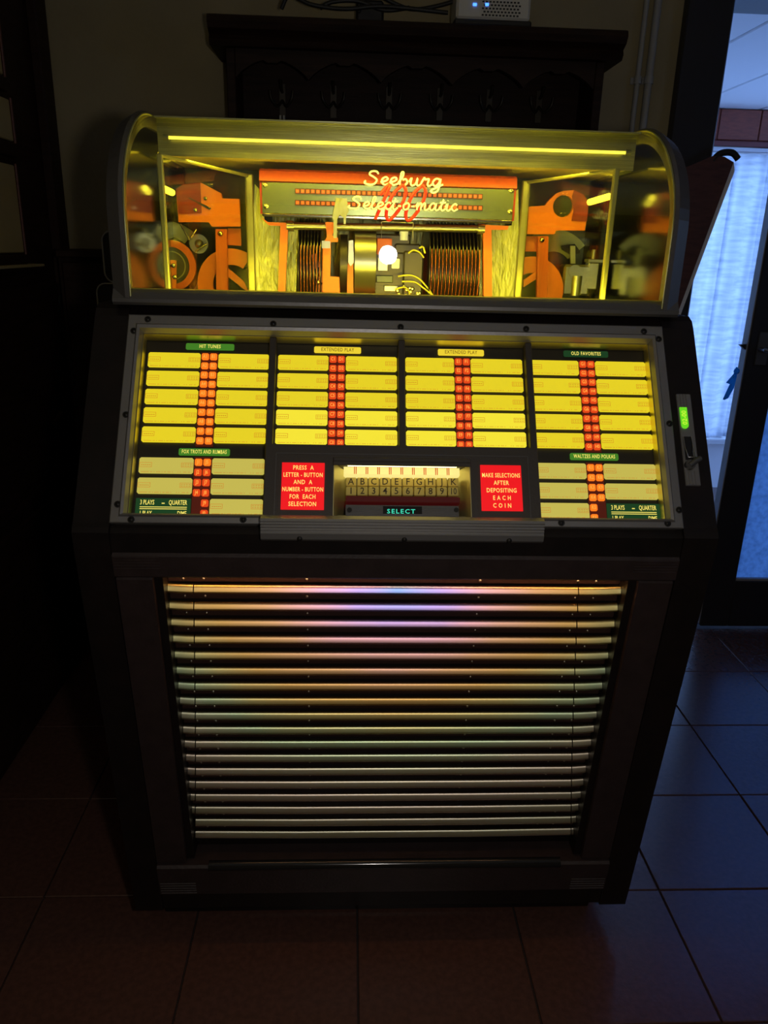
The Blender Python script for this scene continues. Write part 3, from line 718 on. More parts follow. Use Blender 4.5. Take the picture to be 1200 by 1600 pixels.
for c, L, cells in ((0, 'J', [('1', '5'), ('2', '6'), ('3', '7'), ('4', '8'), (None, '9'), (None, '0')]), (3, 'K', [('1', '7'), ('2', '8'), ('3', '9'), ('4', '0'), ('5', None), ('6', None)])):
    b = MB(); sbox(b, mids[c]-.0124, mids[c]+.0124, .012, .1045, PN-.002, PN+.0004); b.build('token_column', ['token_holder'], panel)
    for r, pr in enumerate(cells):
        for side in range(2):
            if pr[side]: token(mids[c]+(-.0061, .0061)[side], .0962-r*.0152, L+pr[side], c == 3 or r < 1)
    for side in range(2):
        for r in range(3):
            plate = (c == 0 and side == 0 and r == 2) or (c == 3 and side == 1 and r == 2)
            if not plate: put_strip(*cols[c][side], low_tops[r], 'strip_pale')
            else:
                u0, u1 = cols[c][side]; b = MB(); v1 = low_tops[2]; v0 = .006
                sbox(b, u0, u1, v0, v1, PN, PN+.002)
                T = lambda u, v: slope_m(u, v, PN+.0023)
                b.text('3 PLAYS', T(u0+.006, v1-.0065), .0098, .58, 1, 'LEFT'); b.text('-', T((u0+u1)/2, v1-.0065), .012, 1.3, 1); b.text('QUARTER', T(u1-.005, v1-.0065), .0098, .58, 1, 'RIGHT')
                b.text('1 PLAY', T(u0+.006, v1-.0225), .0098, .58, 1, 'LEFT'); b.text('DIME', T(u1-.005, v1-.0225), .0098, .58, 1, 'RIGHT')
                for vv in (v1-.0128, v1-.0155): sbox(b, u0+.006, u1-.005, vv-.0006, vv+.0004, PN+.002, PN+.0022, 1)
                b.build('price_plate', ['label_green_dark', 'label_cream'], panel, 'dark green price plate')
def header(u0, u1, v0, v1, txt, m, mt, sx, size=.0082):
    b = MB(); h = (v1-v0)/2; x = (u1-u0)/2; c = .0015
    b.prism([(-x+c, -h, 0), (x-c, -h, 0), (x, -h+c, 0), (x, h-c, 0), (x-c, h, 0), (-x+c, h, 0), (-x, h-c, 0), (-x, -h+c, 0)], (0, 0, .0018), 0)
    b.text(txt, Matrix.Translation((0, 0, .0021)), size, sx, 1, spacing=1.12)
    b.xf(slope_m((u0+u1)/2, (v0+v1)/2, PN)); b.build('header_label', [m, mt], panel)
header(-.3186, -.2472, .2735, .2835, 'HIT TUNES', 'label_green', 'label_cream', .72)
header(-.1278, -.0574, .2725, .2825, 'EXTENDED PLAY', 'label_yellow', 'label_ink', .72)
header(.0591, .1292, .2725, .2825, 'EXTENDED PLAY', 'label_yellow', 'label_ink', .72)
header(.252, .3208, .2745, .2845, 'OLD FAVORITES', 'label_green_dark', 'label_cream', .70)
header(-.318, -.2453, .1065, .1170, 'FOX TROTS AND RUMBAS', 'label_green', 'label_cream', .60)
header(.2509, .323, .1080, .1185, 'WALTZES AND POLKAS', 'label_green', 'label_cream', .64)
for u in (-.1885, .003, .1945):
    b = MB(); lo = .115 if u == .003 else .012
    sbox(b, u-.0050, u+.0050, lo, .289, PN-.001, -.004, 0, .0012); P('divider', b, 'housing', parent=panel)

# ---- push-button housing
HN = .020
hu0, hu1, hv0, hv1 = -.1895, .1925, .0, .1115
ru0, ru1, rv0, rv1 = -.0955, .0965, .0085, .0855
b = MB()
for (u0, u1, v0, v1) in ((hu0, ru0, hv0, hv1), (ru1, hu1, hv0, hv1), (ru0, ru1, rv1, hv1), (ru0, ru1, hv0, rv0)): sbox(b, u0, u1, v0, v1, PN-.001, HN)
hous = P('button_housing', b, 'housing')
def lip(u0, u1, v0, v1):
    b = MB(); t = .0012
    for a in ((u0, u1, v1-t, v1), (u0, u1, v0, v0+t), (u0, u0+t, v0+t, v1-t), (u1-t, u1, v0+t, v1-t)): sbox(b, *a, HN, HN+.001)
    return b
P('housing_bead', lip(hu0+.014, hu1-.014, .006, .0985), 'aluminium_dark', parent=hous)
def red_sign(px_tl, px_br, lines, name_label):
    u0, v1 = uvp(px_tl, HN); u1, v0 = uvp(px_br, HN)
    b = MB(); sbox(b, u0, u1, v0, v1, HN, HN+.0015)
    hgt = (v1-v0)
    for k, (ln_, sx) in enumerate(lines): b.text(ln_, slope_m((u0+u1)/2, v1-hgt*(.5+(k-(len(lines)-1)/2)*(.155 if len(lines) == 6 else .165))-(.004 if len(lines) == 5 else 0), HN+.0018), .0088, sx, 1, spacing=1.12)
    P('instruction_sign', b, ['sign_red', 'sign_text'], name_label, hous)
red_sign((441, 723), (506, 797), [('PRESS  A', .78), ('LETTER - BUTTON', .68), ('AND  A', .78), ('NUMBER - BUTTON', .66), ('FOR  EACH', .74), ('SELECTION', .78)], 'red sign on pressing letter and number buttons')
red_sign((750, 727), (817, 799), [('MAKE SELECTIONS', .66), ('AFTER', .78), ('DEPOSITING', .78), ('E A C H', .76), ('C O I N', .78)], 'red sign on making selections after the coin')
# recess
b = MB(); sbox(b, ru0, ru1, rv0, rv1, PN-.0005, PN+.001); P('recess_floor', b, 'mech_grey', parent=hous)
for sg, u in ((-1, ru0), (1, ru1)):
    ui = u-sg*.017
    b = MB(); b.prism([SP(u-sg*.0003, rv0+.0005, HN-.0005), SP(u-sg*.0003, rv1-.0005, HN-.0005), SP(ui, rv1-.0005, PN+.0015), SP(ui, rv0+.0005, PN+.0015)], SP(-sg*.001, 0, 0)-SP(0, 0, 0)); P('side_cheek', b, 'cheek_gold', parent=hous)
b = MB(); sbox(b, ru0, ru1, rv1, rv1+.006, HN, HN+.006, 0, .001); sbox(b, ru0, ru1, rv1-.0055, rv1, HN+.0035, HN+.0058, 0, .0006); P('added_visor', b, 'housing', parent=hous)  # overhang and lip added to hide the tube above the keys
b = MB(); b.tube([SP(ru0+.02, rv1-.0035, HN+.001), SP(ru1-.02, rv1-.0035, HN+.001)], .0022, 8); P('added_key_lamp', b, 'added_key_tube', parent=hous)  # extra tube added to brighten the keys
ln0, lv = uvp((537, 734), .002); ln1, _ = uvp((718, 736), .002)
b = MB(); sbox(b, ln0, ln1, lv-.006, lv+.0065, PN+.001, .002, 0)
for k in range(1, 10):
    u = ln0+(ln1-ln0)*k/10
    for d in (-.0013, .0011): sbox(b, u+d-.0006, u+d+.0007, lv-.006, lv+.0065, .002, .0022, 1)
P('lamp_bar', b, ['lamp_bar', 'lamp_red'], parent=hous)
for row, (py, n1, chars) in enumerate(((752.5, .006, 'ABCDEFGHJK'), (767, .012, ['1', '2', '3', '4', '5', '6', '7', '8', '9', '10']))):
    for k in range(10):
        px = 548.5+k*(17.75 if row == 0 else 17.75)
        u, v = uvp((px, py+k*.08), n1); s = .0073; h = .0062
        b = MB(); tb = MB(); tb.box((-s, -h, -.012), (s, h, 0), 0, .0009); b.v += tb.v; b.f += tb.f; b.m += tb.m; b.sm += tb.sm
        b.text(chars[k], Matrix.Translation((0, -.0002, .0002)), .0135, .92 if len(chars[k]) == 1 else .72, 1)
        b.xf(slope_m(u, v, n1)); P('letter_key' if row == 0 else 'number_key', b, ['key_cream', 'key_ink'], parent=hous)
u0, v0 = uvp((540, 779), .010); u1, _ = uvp((719, 780), .010)
b = MB(); sbox(b, u0, u1, v0-.0045, v0+.0045, PN+.001, .009, 0, .001); P('red_reflector', b, 'red_glow', parent=hous)
u0, v0 = uvp((540, 796), .012); u1, _ = uvp((717, 797), .012)
b = MB(); sbox(b, u0, u1, v0-.0085, v0+.007, PN+.001, .011)
for k in range(4): sbox(b, u0, u1, v0+.003-k*.003, v0+.0042-k*.003, .011, .0122)
P('key_plate', b, 'aluminium_dark', parent=hous)
uc, vc = uvp((629, 797), .013)
b = MB(); sbox(b, uc-.027, uc+.027, vc-.0055, vc+.0055, .0115, .0128, 0); b.text('SELECT', slope_m(uc-.002, vc-.0022, .0131), .0088, 1.15, 1, spacing=1.25); P('select_window', b, ['glossy_black', 'cyan_glow'], parent=hous)
for px in (546, 713):
    u, v = uvp((px, 797), .0125); b = MB(); b.disc(SP(u, v, .0128), SN, .0035, .0015, 12); P('plate_screw', b, 'screw_dark', parent=hous)
# ribbed aluminium shelf under the buttons
a = SP(0, .0085, HN); y0, z0 = a[1], a[2]
pr = [(y0+.010, z0-.004), (y0-.002, z0+.001), (y0-.010, z0-.001)]
for k in range(4): pr += [(y0-.0125, z0-.004-k*.0042), (y0-.0108, z0-.0062-k*.0042)]
pr += [(y0-.0135, z0-.0215), (y0-.0125, z0-.030), (y0-.006, z0-.0345), (y0+.026, z0-.0345), (y0+.026, z0-.012)]
b = MB(); b.prism([(hu0-.003, y, z) for y, z in pr], (hu1-hu0+.006, 0, 0)); P('button_shelf', b, 'aluminium', parent=hous)
for px in (468, 632, 796):
    p = at_y((px, 837+(px-468)*.015), y0-.013); b = MB(); b.dome((p[0], y0-.0125, z0-.029), (0, -1, 0), .004, 10); P('shelf_screw', b, 'screw_dark', parent=hous)

# ---- coin plate
cu0, cv1 = uvp((1053, 615), .003); cu1, cv0 = uvp((1094, 759), .003); cu0 = .4105; cu1 = .4325
b = MB(); sbox(b, cu0, cu1, cv0, cv1, -.0015, .0030, 0, .001)
for (a0, a1) in ((cv1-.025, cv1-.001), (cv0+.001, cv0+.022)):
    for k in range(3): sbox(b, cu0+.005+k*.0045, cu0+.0072+k*.0045, a0, a1, .003, .0042)
coin = P('coin_plate', b, 'aluminium')
u, v = uvp((1069, 653), .004); b = MB(); c = .0045
poly = [(-c, -.0165, 0)] ; poly = [(math.cos(math.radians(t))*.0052, -.0115+math.sin(math.radians(t))*.0052, 0) for t in range(180, 361, 30)]+[(.0052, .0165, 0), (-.0052, .0165, 0)]
b.prism(poly, (0, 0, .0022), 0); b.text('02-00', Matrix.Translation((0, 0, .0025)) @ Matrix.Rotation(math.radians(90), 4, 'Z'), .0098, .98, 1)
b.xf(slope_m(u, v, .003)); P('credit_window', b, ['coin_green', 'coin_ink'], 'glowing green credit window', coin)
u, v = uvp((1076, 700), .004); b = MB()
sbox(b, u-.006, u+.006, v-.018, v+.018, .003, .0034, 1)
pts = [SP(u-.006, v+.018, .004), SP(u-.0062, v, .006), SP(u-.0055, v-.017, .012), SP(u+.0055, v-.017, .012), SP(u+.0062, v, .006), SP(u+.006, v+.018, .004)]
b.tube(pts, .0008, 6); P('coin_slot', b, ['steel', 'glossy_black'], parent=coin)
u, v = uvp((1077, 727), .004); b = MB()
b.disc(SP(u, v, .006), SN, .0072, .007, 16); b.tube([SP(u-.002, v-.002, .010), SP(u+.006, v+.004, .012), SP(u+.014, v+.008, .012)], .0042, 8); P('reject_lever', b, 'aluminium_dark', parent=coin)

# ---- domed top: profile in (y, z)
def arc(r, n=16, y_c=.39, z_c=1.245): return [(y_c-r*math.cos(t), z_c+(r-.045)*math.sin(t)) for t in np.linspace(0, math.pi/2, n)]
DX = .396; DO = .421; Z0 = 1.1247
pz_top = at_y((400, 455), .188)[2]
b = MB()
pr = [(.186, Z0), (.183, Z0+.004), (.183, Z0+.009), (.192, pz_top-.001), (.203, pz_top), (.212, pz_top-.004), (.212, Z0+.003), (.236, Z0+.003), (.236, Z0)]
ring = lambda x, e: [(x, y, z) for y, z in pr]
b.sweep([ring(-DO, 0), ring(DO, 0)], smooth=False); P('dome_base_bar', b, 'aluminium_dark')
for sg in (-1, 1):
    out = [(.183, Z0+.0095)]+arc(.2065)+[(.69, 1.4065), (.697, 1.4)]+[(.70, Z0)]
    inn = [(.205, Z0+.0095)]+arc(.185)+[(.67, 1.385), (.675, 1.38)]+[(.678, Z0)]
    b = MB(); rings = []
    for (yo, zo), (yi, zi) in zip(out, inn):
        ym, zm = yo*.93+yi*.07, zo*.93+zi*.07
        rings.append([(sg*DX, yo, zo), (sg*(DX+.006), yo-.0, zo+.001), (sg*DO, ym*.6+yi*.4, zm*.6+zi*.4), (sg*DO, yi, zi), (sg*DX, yi, zi)])
    b.sweep(rings, smooth=False); P('dome_rim', b, 'aluminium_dark')
    # end cheek inside the rim
    b = MB(); poly = [(.205, Z0)]+arc(.184)+[(.668, 1.384), (.668, Z0)]
    b.prism([(sg*(DX+.004), y, z) for y, z in poly], (sg*.006, 0, 0)); P('end_cheek', b, 'cheek')
    b = MB(); b.tube([(sg*(DX-.001), y, z) for y, z in [(.186, Z0+.012)]+arc(.2035)], .0016, 6); P('glass_bead', b, 'post_green')
b = MB(); go = [(.1888, pz_top-.004)]+arc(.2, 44); gi = [(.1918, pz_top-.004)]+arc(.197, 44)
go += [(.44, 1.4)]; gi += [(.44, 1.397)]
ringo = go+gi[::-1]
b.sweep([[(x, y, z) for y, z in ringo] for x in (-DX+.0005, DX-.0005)], smooth=False); P('dome_glass', b, 'dome_glass')
b = MB(); b.box((-DX+.0005, .44, 1.392), (DX-.0005, .69, 1.401)); b.box((-DX+.0005, .672, Z0), (DX-.0005, .69, 1.391)); P('dome_back', b, 'cabinet_black')

# ---- inside the dome: reflector canopy, tubes, partitions
fzb = at_y((600, 251), .322)[2]; tzz = at_y((600, 226), .312)[2]
b = MB()
b.box((-.372, .322, fzb-.003), (.372, .3245, 1.3895)); P('canopy_fascia', b, 'brushed')
b = MB(); b.box((-.372, .305, 1.3898), (.372, .436, 1.392)); P('canopy_roof', b, 'brushed')
b = MB(); b.prism([(-.385, .374, fzb+.004), (-.385, .374, fzb+.007), (-.385, .655, fzb+.007), (-.385, .655, fzb+.002)], (.77, 0, 0)); P('canopy_ceiling', b, 'ceiling_yellow')
b = MB(); b.tube([(-.355, .3125, tzz), (.355, .3125, tzz)], .0023, 12); b.disc((-.357, .3125, tzz), (1, 0, 0), .0046, .008, 12, 1); b.disc((.357, .3125, tzz), (1, 0, 0), .0046, .008, 12, 1); P('fluorescent_tube', b, ['tube_thin', 'brushed'], 'thin glowing yellow tube along the top of the dome')
b = MB(); b.tube([(-.35, .349, fzb+.0165), (.35, .349, fzb+.0165)], .0085, 12); P('fluorescent_tube', b, 'tube_glow', 'glowing yellow tube hidden behind the canopy fascia')
b = MB(); b.tube([(-.34, .226, 1.1375), (.34, .226, 1.1375)], .0058, 10); P('fluorescent_tube', b, 'added_low_tube', 'added yellow tube low behind the base bar, lighting the mechanism')  # extra hidden tube, added to light the mechanism from the front
BACK = .60
b = MB(); b.box((-.385, BACK, 1.03), (.385, BACK+.01, 1.362)); P('rear_wall', b, 'hammered')
b = MB(); b.box((-.385, .236, 1.0305), (.385, .667, 1.036)); P('deck', b, 'mech_grey')
part_pts = {}
for sg, near_t, far_t, near_b, far_b in ((-1, (254, 245), (389, 278), (259, 455), (395, 461)), (1, (957, 268), (819, 288), (950, 468), (812, 466))):
    yn, yf = .262, .47
    n_ = at_y((near_t[0]*.5+near_b[0]*.5, 350), yn); f_ = at_y((far_t[0]*.5+far_b[0]*.5, 370), yf)
    zn, zf = at_y(near_t, yn)[2], at_y(far_t, yf)[2]
    b = MB(); b.prism([(n_[0], yn, 1.0365), (f_[0], yf, 1.0365), (f_[0], yf, zf), (n_[0], yn, zn)], (sg*.003, .002, 0)); pt = P('partition_glass', b, 'partition_glass')
    b = MB(); b.box((n_[0]-.004, yn-.006, 1.0365), (n_[0]+.004, yn+.004, zn+.004), ch=.0015); P('post', b, 'post_green', parent=pt)
    b = MB(); b.box((f_[0]-.007, yf-.006, 1.0365), (f_[0]+.007, yf+.006, zf+.006), ch=.002); P('post', b, 'post_green', parent=pt)
    b = MB(); b.tube([(n_[0], yn, zn+.002), (f_[0], yf, zf+.003)], .0028, 8); P('top_bead', b, 'post_green', parent=pt)
    part_pts[sg] = (n_, f_)
    # dark cloth backing of the side bay
    b = MB(); b.box((sg*.225, BACK-.006, 1.0365), (sg*.384, BACK-.001, 1.361)); P('bay_back', b, 'bay_dark')
    ty = .46
    pA, pB = (at_y((921, 316), ty), at_y((952, 307), ty-.06)) if sg > 0 else (at_y((269, 301), ty-.02), at_y((256, 295), ty-.06))
    b = MB(); b.tube([pA, pB], .0055, 10); P('bay_tube_reflection', b, 'reflection_glow', 'short glowing bar standing for the tube reflection in the side bay')  # glowing bar added for the tube's mirror reflection, also brightens the bay

# ---- mechanism
def poly(px, y, th, mb=None, mi=0):
    mb = mb or MB(); mb.prism([at_y(q, y) for q in px], (0, th, 0), mi); return mb
MY = .44
# header box
hy = .415
TLp, TRp, BLp, BRp = at_y((404, 264), hy), at_y((809, 273), hy), at_y((407, 335), hy), at_y((804, 344), hy)
hx0, hx1 = (TLp[0]+BLp[0])/2, (TRp[0]+BRp[0])/2; hz1 = (TLp[2]+TRp[2])/2; hz0 = (BLp[2]+BRp[2])/2
zm_ = hz1-.0215
b = MB(); b.prism([(hx0, hy+.004, zm_), (hx0, hy-.002, zm_+.002), (hx0, hy+.004, hz1-.004), (hx0, hy+.012, hz1), (hx0, hy+.075, hz1), (hx0, hy+.075, hz0), (hx0, hy+.004, hz0)], (hx1-hx0, 0, 0)); head = P('selector_header', b, 'red_paint')
b = MB(); b.box((hx0+.004, hy, hz0+.001), (hx1-.004, hy+.0038, zm_), ch=.0008); P('mirror_plate', b, 'mirror_plate', parent=head)
b = MB(); b.box((hx0+.004, hy-.003, hz0-.004), (hx1-.004, hy+.01, hz0+.0005), ch=.001); P('lower_bead', b, 'chrome_warm', parent=head)
for row, py in enumerate((300, 318)):
    a, c = at_y((461, py-1), hy), at_y((754, py+7), hy); zz = (a[2]+c[2])/2
    b = MB(); b.box((a[0], hy-.002, zz-.0042), (c[0], hy, zz+.0042)); sc_ = P('scale_strip', b, 'scale_dark', parent=head)
    b = MB()
    n = 37
    for k in range(n):
        x = a[0]+(c[0]-a[0])*(k+.5)/n; b.box((x-.0026, hy-.0024, zz-.0026), (x+.0026, hy-.002, zz+.0026))
    P('scale_marks', b, 'scale_red', parent=head, kind='stuff')
for q in ((414, 289), (416, 323), (799, 298), (797, 331)):
    b = MB(); p = at_y(q, hy); b.dome((p[0], hy, p[2]), (0, -1, 0), .0045, 10); P('screw', b, 'chrome_warm', parent=head)
# lettering
G = {'S': [[(.95, 1.35), (.78, 1.68), (.42, 1.66), (.28, 1.3), (.60, .98), (.86, .6), (.68, .08), (.25, 0), (-.05, .22), (.06, .48)]],
 'e': [[(0, .35), (.35, .5), (.52, .78), (.36, 1.0), (.12, .75), (.12, .3), (.35, .02), (.72, .3)]],
 'b': [[(0, .35), (.28, 1.1), (.32, 1.65), (.17, 1.62), (.12, .8), (.14, .12), (.42, 0), (.66, .38), (.54, .82), (.30, .72)]],
 'u': [[(0, .5), (.16, 1.0), (.12, .3), (.26, .02), (.5, .3), (.6, 1.0), (.58, .3), (.7, .02), (.95, .3)]],
 'r': [[(0, .35), (.2, 1.05), (.28, .85), (.55, .9), (.48, .3), (.6, .02), (.85, .3)]],
 'g': [[(.58, .9), (.28, 1.0), (.06, .5), (.25, .05), (.5, .4), (.62, 1.0), (.52, -.4), (.22, -.8), (-.02, -.55), (.4, -.1), (.85, .3)]],
 'l': [[(0, .35), (.3, 1.1), (.34, 1.65), (.16, 1.6), (.1, .4), (.28, .02), (.55, .3)]],
 'c': [[(.52, .8), (.32, 1.0), (.08, .5), (.3, .02), (.62, .3)]],
 't': [[(0, .35), (.2, .9), (.28, 1.6), (.14, .5), (.28, .02), (.55, .3)], [(.0, 1.12), (.5, 1.16)]],
 'o': [[(.42, 1.0), (.1, .65), (.2, .06), (.5, .2), (.56, .75), (.42, 1.0)]],
 '-': [[(.05, .5), (.32, .52)]],
 'm': [[(0, .5), (.16, 1.0), (.14, .5), (.12, .02)], [(.14, .4), (.34, .98), (.46, .8), (.44, .02)], [(.45, .4), (.66, .98), (.78, .8), (.76, .25), (.9, .02), (1.15, .3)]],
 'a': [[(.56, .85), (.3, 1.0), (.07, .5), (.25, .03), (.5, .35), (.6, .98), (.58, .3), (.7, .02), (.95, .3)]],
 'i': [[(0, .5), (.16, 1.0), (.14, .25), (.28, .02), (.5, .3)], [(.16, 1.42), (.17, 1.46)]],
 '0': [[(.45, 1.0), (.1, .7), (.05, .2), (.3, 0), (.65, .35), (.7, .8), (.45, 1.0)]], '1': [[(.0, .7), (.35, 1.0), (.1, 0)]]}
ADV = {'S': 1.15, 'e': .66, 'b': .80, 'u': .9, 'r': .8, 'g': .85, 'l': .5, 'c': .58, 't': .5, 'o': .72, '-': .42, 'm': 1.1, 'a': .9, 'i': .46, '0': .8, '1': .5}
def script(word, p_left, p_right, y, mat_, rad=.13, shear=.22, xh=None, adv=None, name='lettering'):
    a, c = at_y(p_left, y), at_y(p_right, y); tot = sum((adv or ADV)[ch] for ch in word); sx = np.linalg.norm(c-a)/tot; d = (c-a)/np.linalg.norm(c-a); up = np.array([-d[2], 0, d[0]])
    sy = xh or sx; b = MB(); x = 0
    for ch in word:
        for st in G[ch]:
            pts = [a+d*(x+px+shear*py)*sx+up*py*sy for px, py in catmull(st, 5)]
            b.tube(pts, rad*sx, 6)
        x += (adv or ADV)[ch]
    vv = np.array(b.v); vv[:, 1] = y+(vv[:, 1]-y)*.45; b.v = [tuple(q) for q in vv]
    P(name, b, mat_, parent=head)
script('Seeburg', (570, 288), (692, 292), hy-.010, 'letter_white', .075, .04, xh=.0122)
script('Select-o-matic', (545, 326), (714, 330), hy-.016, 'letter_white', .082, .06, xh=.0112)
script('100', (583, 343), (660, 345), hy-.011, 'letter_red', .085, .45, xh=.056, adv={'1': .5, '0': .95}, name='lettering_red')
b = poly([(398, 288), (409, 300), (413, 346), (466, 352), (462, 475), (392, 475)], MY+.030, .006); P('backdrop_wing', b, 'hammered')
b = poly([(810, 296), (811, 478), (748, 478), (752, 358), (800, 352), (803, 300)], MY+.030, .006); P('backdrop_wing', b, 'hammered')
# posts, cross rod
b = poly([(408, 340), (418, 347), (452, 348), (450, 352), (445, 470), (434, 470), (438, 353), (420, 352)], MY, .012); P('rack_post', b, 'orange_paint')
b = poly([(752, 351), (795, 353), (793, 359), (768, 359), (769, 475), (756, 475), (755, 357)], MY, .012); P('rack_post', b, 'orange_paint')
p0, p1 = at_y((450, 353), MY+.006), at_y((755, 358), MY+.006)
b = MB(); b.tube([p0, p1], .0062, 12); b.disc(p0+np.array([.004, 0, 0]), (1, 0, 0), .009, .012, 14); b.disc(p1-np.array([.004, 0, 0]), (1, 0, 0), .009, .012, 14); P('guide_rod', b, 'mech_metal')
b = poly([(525, 309), (542, 310), (545, 330), (541, 338), (540, 350), (537, 350), (537, 340), (531, 336), (527, 342), (526, 372), (521, 372), (521, 344), (519, 340)], hy-.012, .004); P('pointer_fork', b, 'post_green')
b = poly([(508, 347), (521, 347), (524, 356), (519, 368), (528, 372), (528, 378), (517, 378), (516, 432), (530, 433), (532, 470), (504, 470), (505, 380), (511, 370)], MY-.01, .012); P('carriage_arm', b, 'orange_paint')
b = poly([(503, 376), (516, 377), (516, 388), (503, 388)], MY-.016, .006); P('coil', b, 'mech_metal')
b = poly([(486, 398), (494, 396), (500, 417), (492, 420)], MY, .01); poly([(496, 425), (508, 422), (508, 440), (497, 444)], MY, .01, b); poly([(494, 446), (506, 444), (504, 468), (492, 468)], MY, .01, b); P('trip_levers', b, 'orange_dark')
for q in ((490, 431), (496, 430), (491, 441), (497, 441), (486, 406)):
    b = MB(); b.dome(at_y(q, MY-.002), (0, -1, 0), .004, 8); P('contact', b, 'chrome_warm')
b = poly([(543, 412), (552, 412), (552, 470), (542, 470)], MY-.006, .01); P('thin_lever', b, 'orange_paint')
b = poly([(545, 376), (552, 375), (553, 410), (548, 416), (544, 410)], MY-.009, .003); P('nameplate', b, 'mech_metal')
# cylinder drum
c0, c1 = at_y((554, 410), MY+.03), at_y((586, 412), MY+.03)
b = MB(); b.disc((c0+c1)/2, (1, 0, 0), .056, c1[0]-c0[0], 40); P('drum', b, 'mech_metal')
c0, c1 = at_y((532, 412), MY+.04), at_y((543, 412), MY+.04)
b = MB(); b.disc((c0+c1)/2, (1, 0, 0), .05, c1[0]-c0[0], 36); P('flywheel', b, 'mech_grey')
a, c = at_y((586, 365), MY+.02), at_y((638, 470), MY+.02)
b = MB(); b.box((a[0], MY+.012, c[2]), (c[0], MY+.06, a[2]), ch=.003)
for k in range(9): b.box((a[0]+.002, MY+.0105, a[2]-.05-k*.006), (c[0]-.002, MY+.012, a[2]-.0475-k*.006))
P('relay_block', b, 'mech_grey')
for k, (q0, q1, m_, th) in enumerate((((589, 372), (612, 398), 'orange_dark', .006), ((590, 402), (606, 424), 'mech_metal', .008), ((612, 404), (624, 420), 'letter_white', .006), ((588, 430), (614, 442), 'bay_dark', .005), ((600, 446), (622, 456), 'mech_metal', .004))):
    a_, c_ = at_y(q0, MY+.006), at_y(q1, MY+.006); b = MB(); b.box((a_[0], MY+.010-th, c_[2]), (c_[0], MY+.0104, a_[2]), ch=.0012); P('relay_coil' if k < 3 else 'terminal_strip', b, m_)
a, c = at_y((617, 380), MY), at_y((660, 470), MY)
b = MB(); b.box((a[0]+.016, MY+.004, c[2]), (c[0], MY+.05, a[2]-.012), ch=.003); b.box((a[0], MY+.008, a[2]-.018), (c[0]-.006, MY+.04, a[2]), ch=.003); P('motor_block', b, 'mech_grey')
a = at_y((632, 365), MY); b = MB(); b.disc(a+np.array([0, .015, 0]), (0, 0, 1), .0075, .022, 16); P('motor_knob', b, 'letter_white')
b = MB(); b.tube([at_y(q, MY-.004) for q in ((596, 372), (596, 346), (646, 348), (645, 376))], .0009, 6); P('wire_bail', b, 'steel')
for k, w_ in enumerate((((622, 432), (640, 430), (655, 436), (668, 450), (678, 464)), ((628, 440), (648, 441), (664, 452), (676, 462)), ((638, 396), (646, 391), (656, 395), (662, 403)), ((655, 388), (661, 386), (664, 396)), ((618, 452), (632, 449), (640, 458), (634, 466)))):
    b = MB(); b.tube(catmull([at_y(q, MY-.008-.002*k) for q in w_]), .0016, 6); P('wire', b, 'wire_yellow')
b = MB()
rr = random.Random(2)
for k in range(14):
    p = at_y((620+rr.random()*36, 446+rr.random()*18), MY-.004); b.dome(p, (0, -1, 0), .003+.002*rr.random(), 6)
P('solder_terminals', b, 'chrome_warm', kind='stuff')

# record rack with fins; records are things of their own
rk = MB(); a = at_y((462, 470), .50); c = at_y((756, 470), .50)
rk.box((a[0], .445, 1.037), (c[0], .595, 1.05)); rack_o = P('record_rack', rk, 'orange_dark')
R45 = .088
def rec_z(): return at_y((700, 347), .50)[2]-R45
rz = rec_z()
vb = MB(); vb.disc((0, 0, 0), (1, 0, 0), R45, .0016, 48); vb.disc((0, 0, 0), (1, 0, 0), .042, .0022, 32, 1)
rec_me = vb.mesh('vinyl', ['vinyl_black', 'record_label'])
fin = MB()
fp_ = [(0, -.060+.012, -.09)]
fin_prof = [(math.cos(math.radians(t))*.083, math.sin(math.radians(t))*.083) for t in range(150, 241, 10)]
fin.prism([(0, y, z) for y, z in fin_prof]+[(0, math.cos(math.radians(t))*.066, math.sin(math.radians(t))*.066) for t in range(240, 149, -10)], (.0012, 0, 0))
fin_me = fin.mesh('rack_fin', ['orange_paint'])
def records(px0, px1, n, yc, lab, grp):
    for k in range(n):
        px = px0+(px1-px0)*k/(n-1); x = at_y((px, 410), yc-.05)[0]
        o = put('vinyl_record', rec_me, M=Matrix.Translation((x, yc, rz)))
        tag(o, lab, 'record', grp)
        put('rack_fin', fin_me, rack_o, M=Matrix.Translation((x+.0032, yc, rz)))
records(669, 742, 14, .512, 'black vinyl record edge-on in the wide rack section beside the yellow wires', 'records beside the yellow wires')
records(468, 502, 8, .512, 'black vinyl record edge-on in the narrow rack section by the orange carriage arm', 'records by the carriage arm')

# ---- side bays
BYL = .47
b = poly([(275, 295), (286, 288), (313, 285), (345, 302), (347, 310), (374, 311), (376, 354), (331, 354), (326, 347), (279, 347)], BYL, .010); br = P('bay_bracket', b, 'orange_paint')
b = poly([(275, 295), (286, 288), (313, 285), (315, 333), (279, 334)], BYL-.002, .002); P('red_patch', b, 'red_paint', parent=br)
b = poly([(293, 309), (297, 309), (330, 325), (327, 328)], BYL-.0025, .0025); P('slot', b, 'mech_grey', parent=br)
for q, r in (((305, 328), .004), ((321, 310), .0035)):
    b = MB(); b.dome(at_y(q, BYL-.002), (0, -1, 0), r, 10); P('screw', b, 'chrome_warm', parent=br)
b = poly([(337, 358), (354, 358), (356, 470), (338, 470)], BYL+.002, .012); ps = P('bay_post', b, 'orange_dark')
b = MB(); b.dome(at_y((344, 365), BYL+.001), (0, -1, 0), .005, 10); P('screw', b, 'chrome_warm', parent=ps)
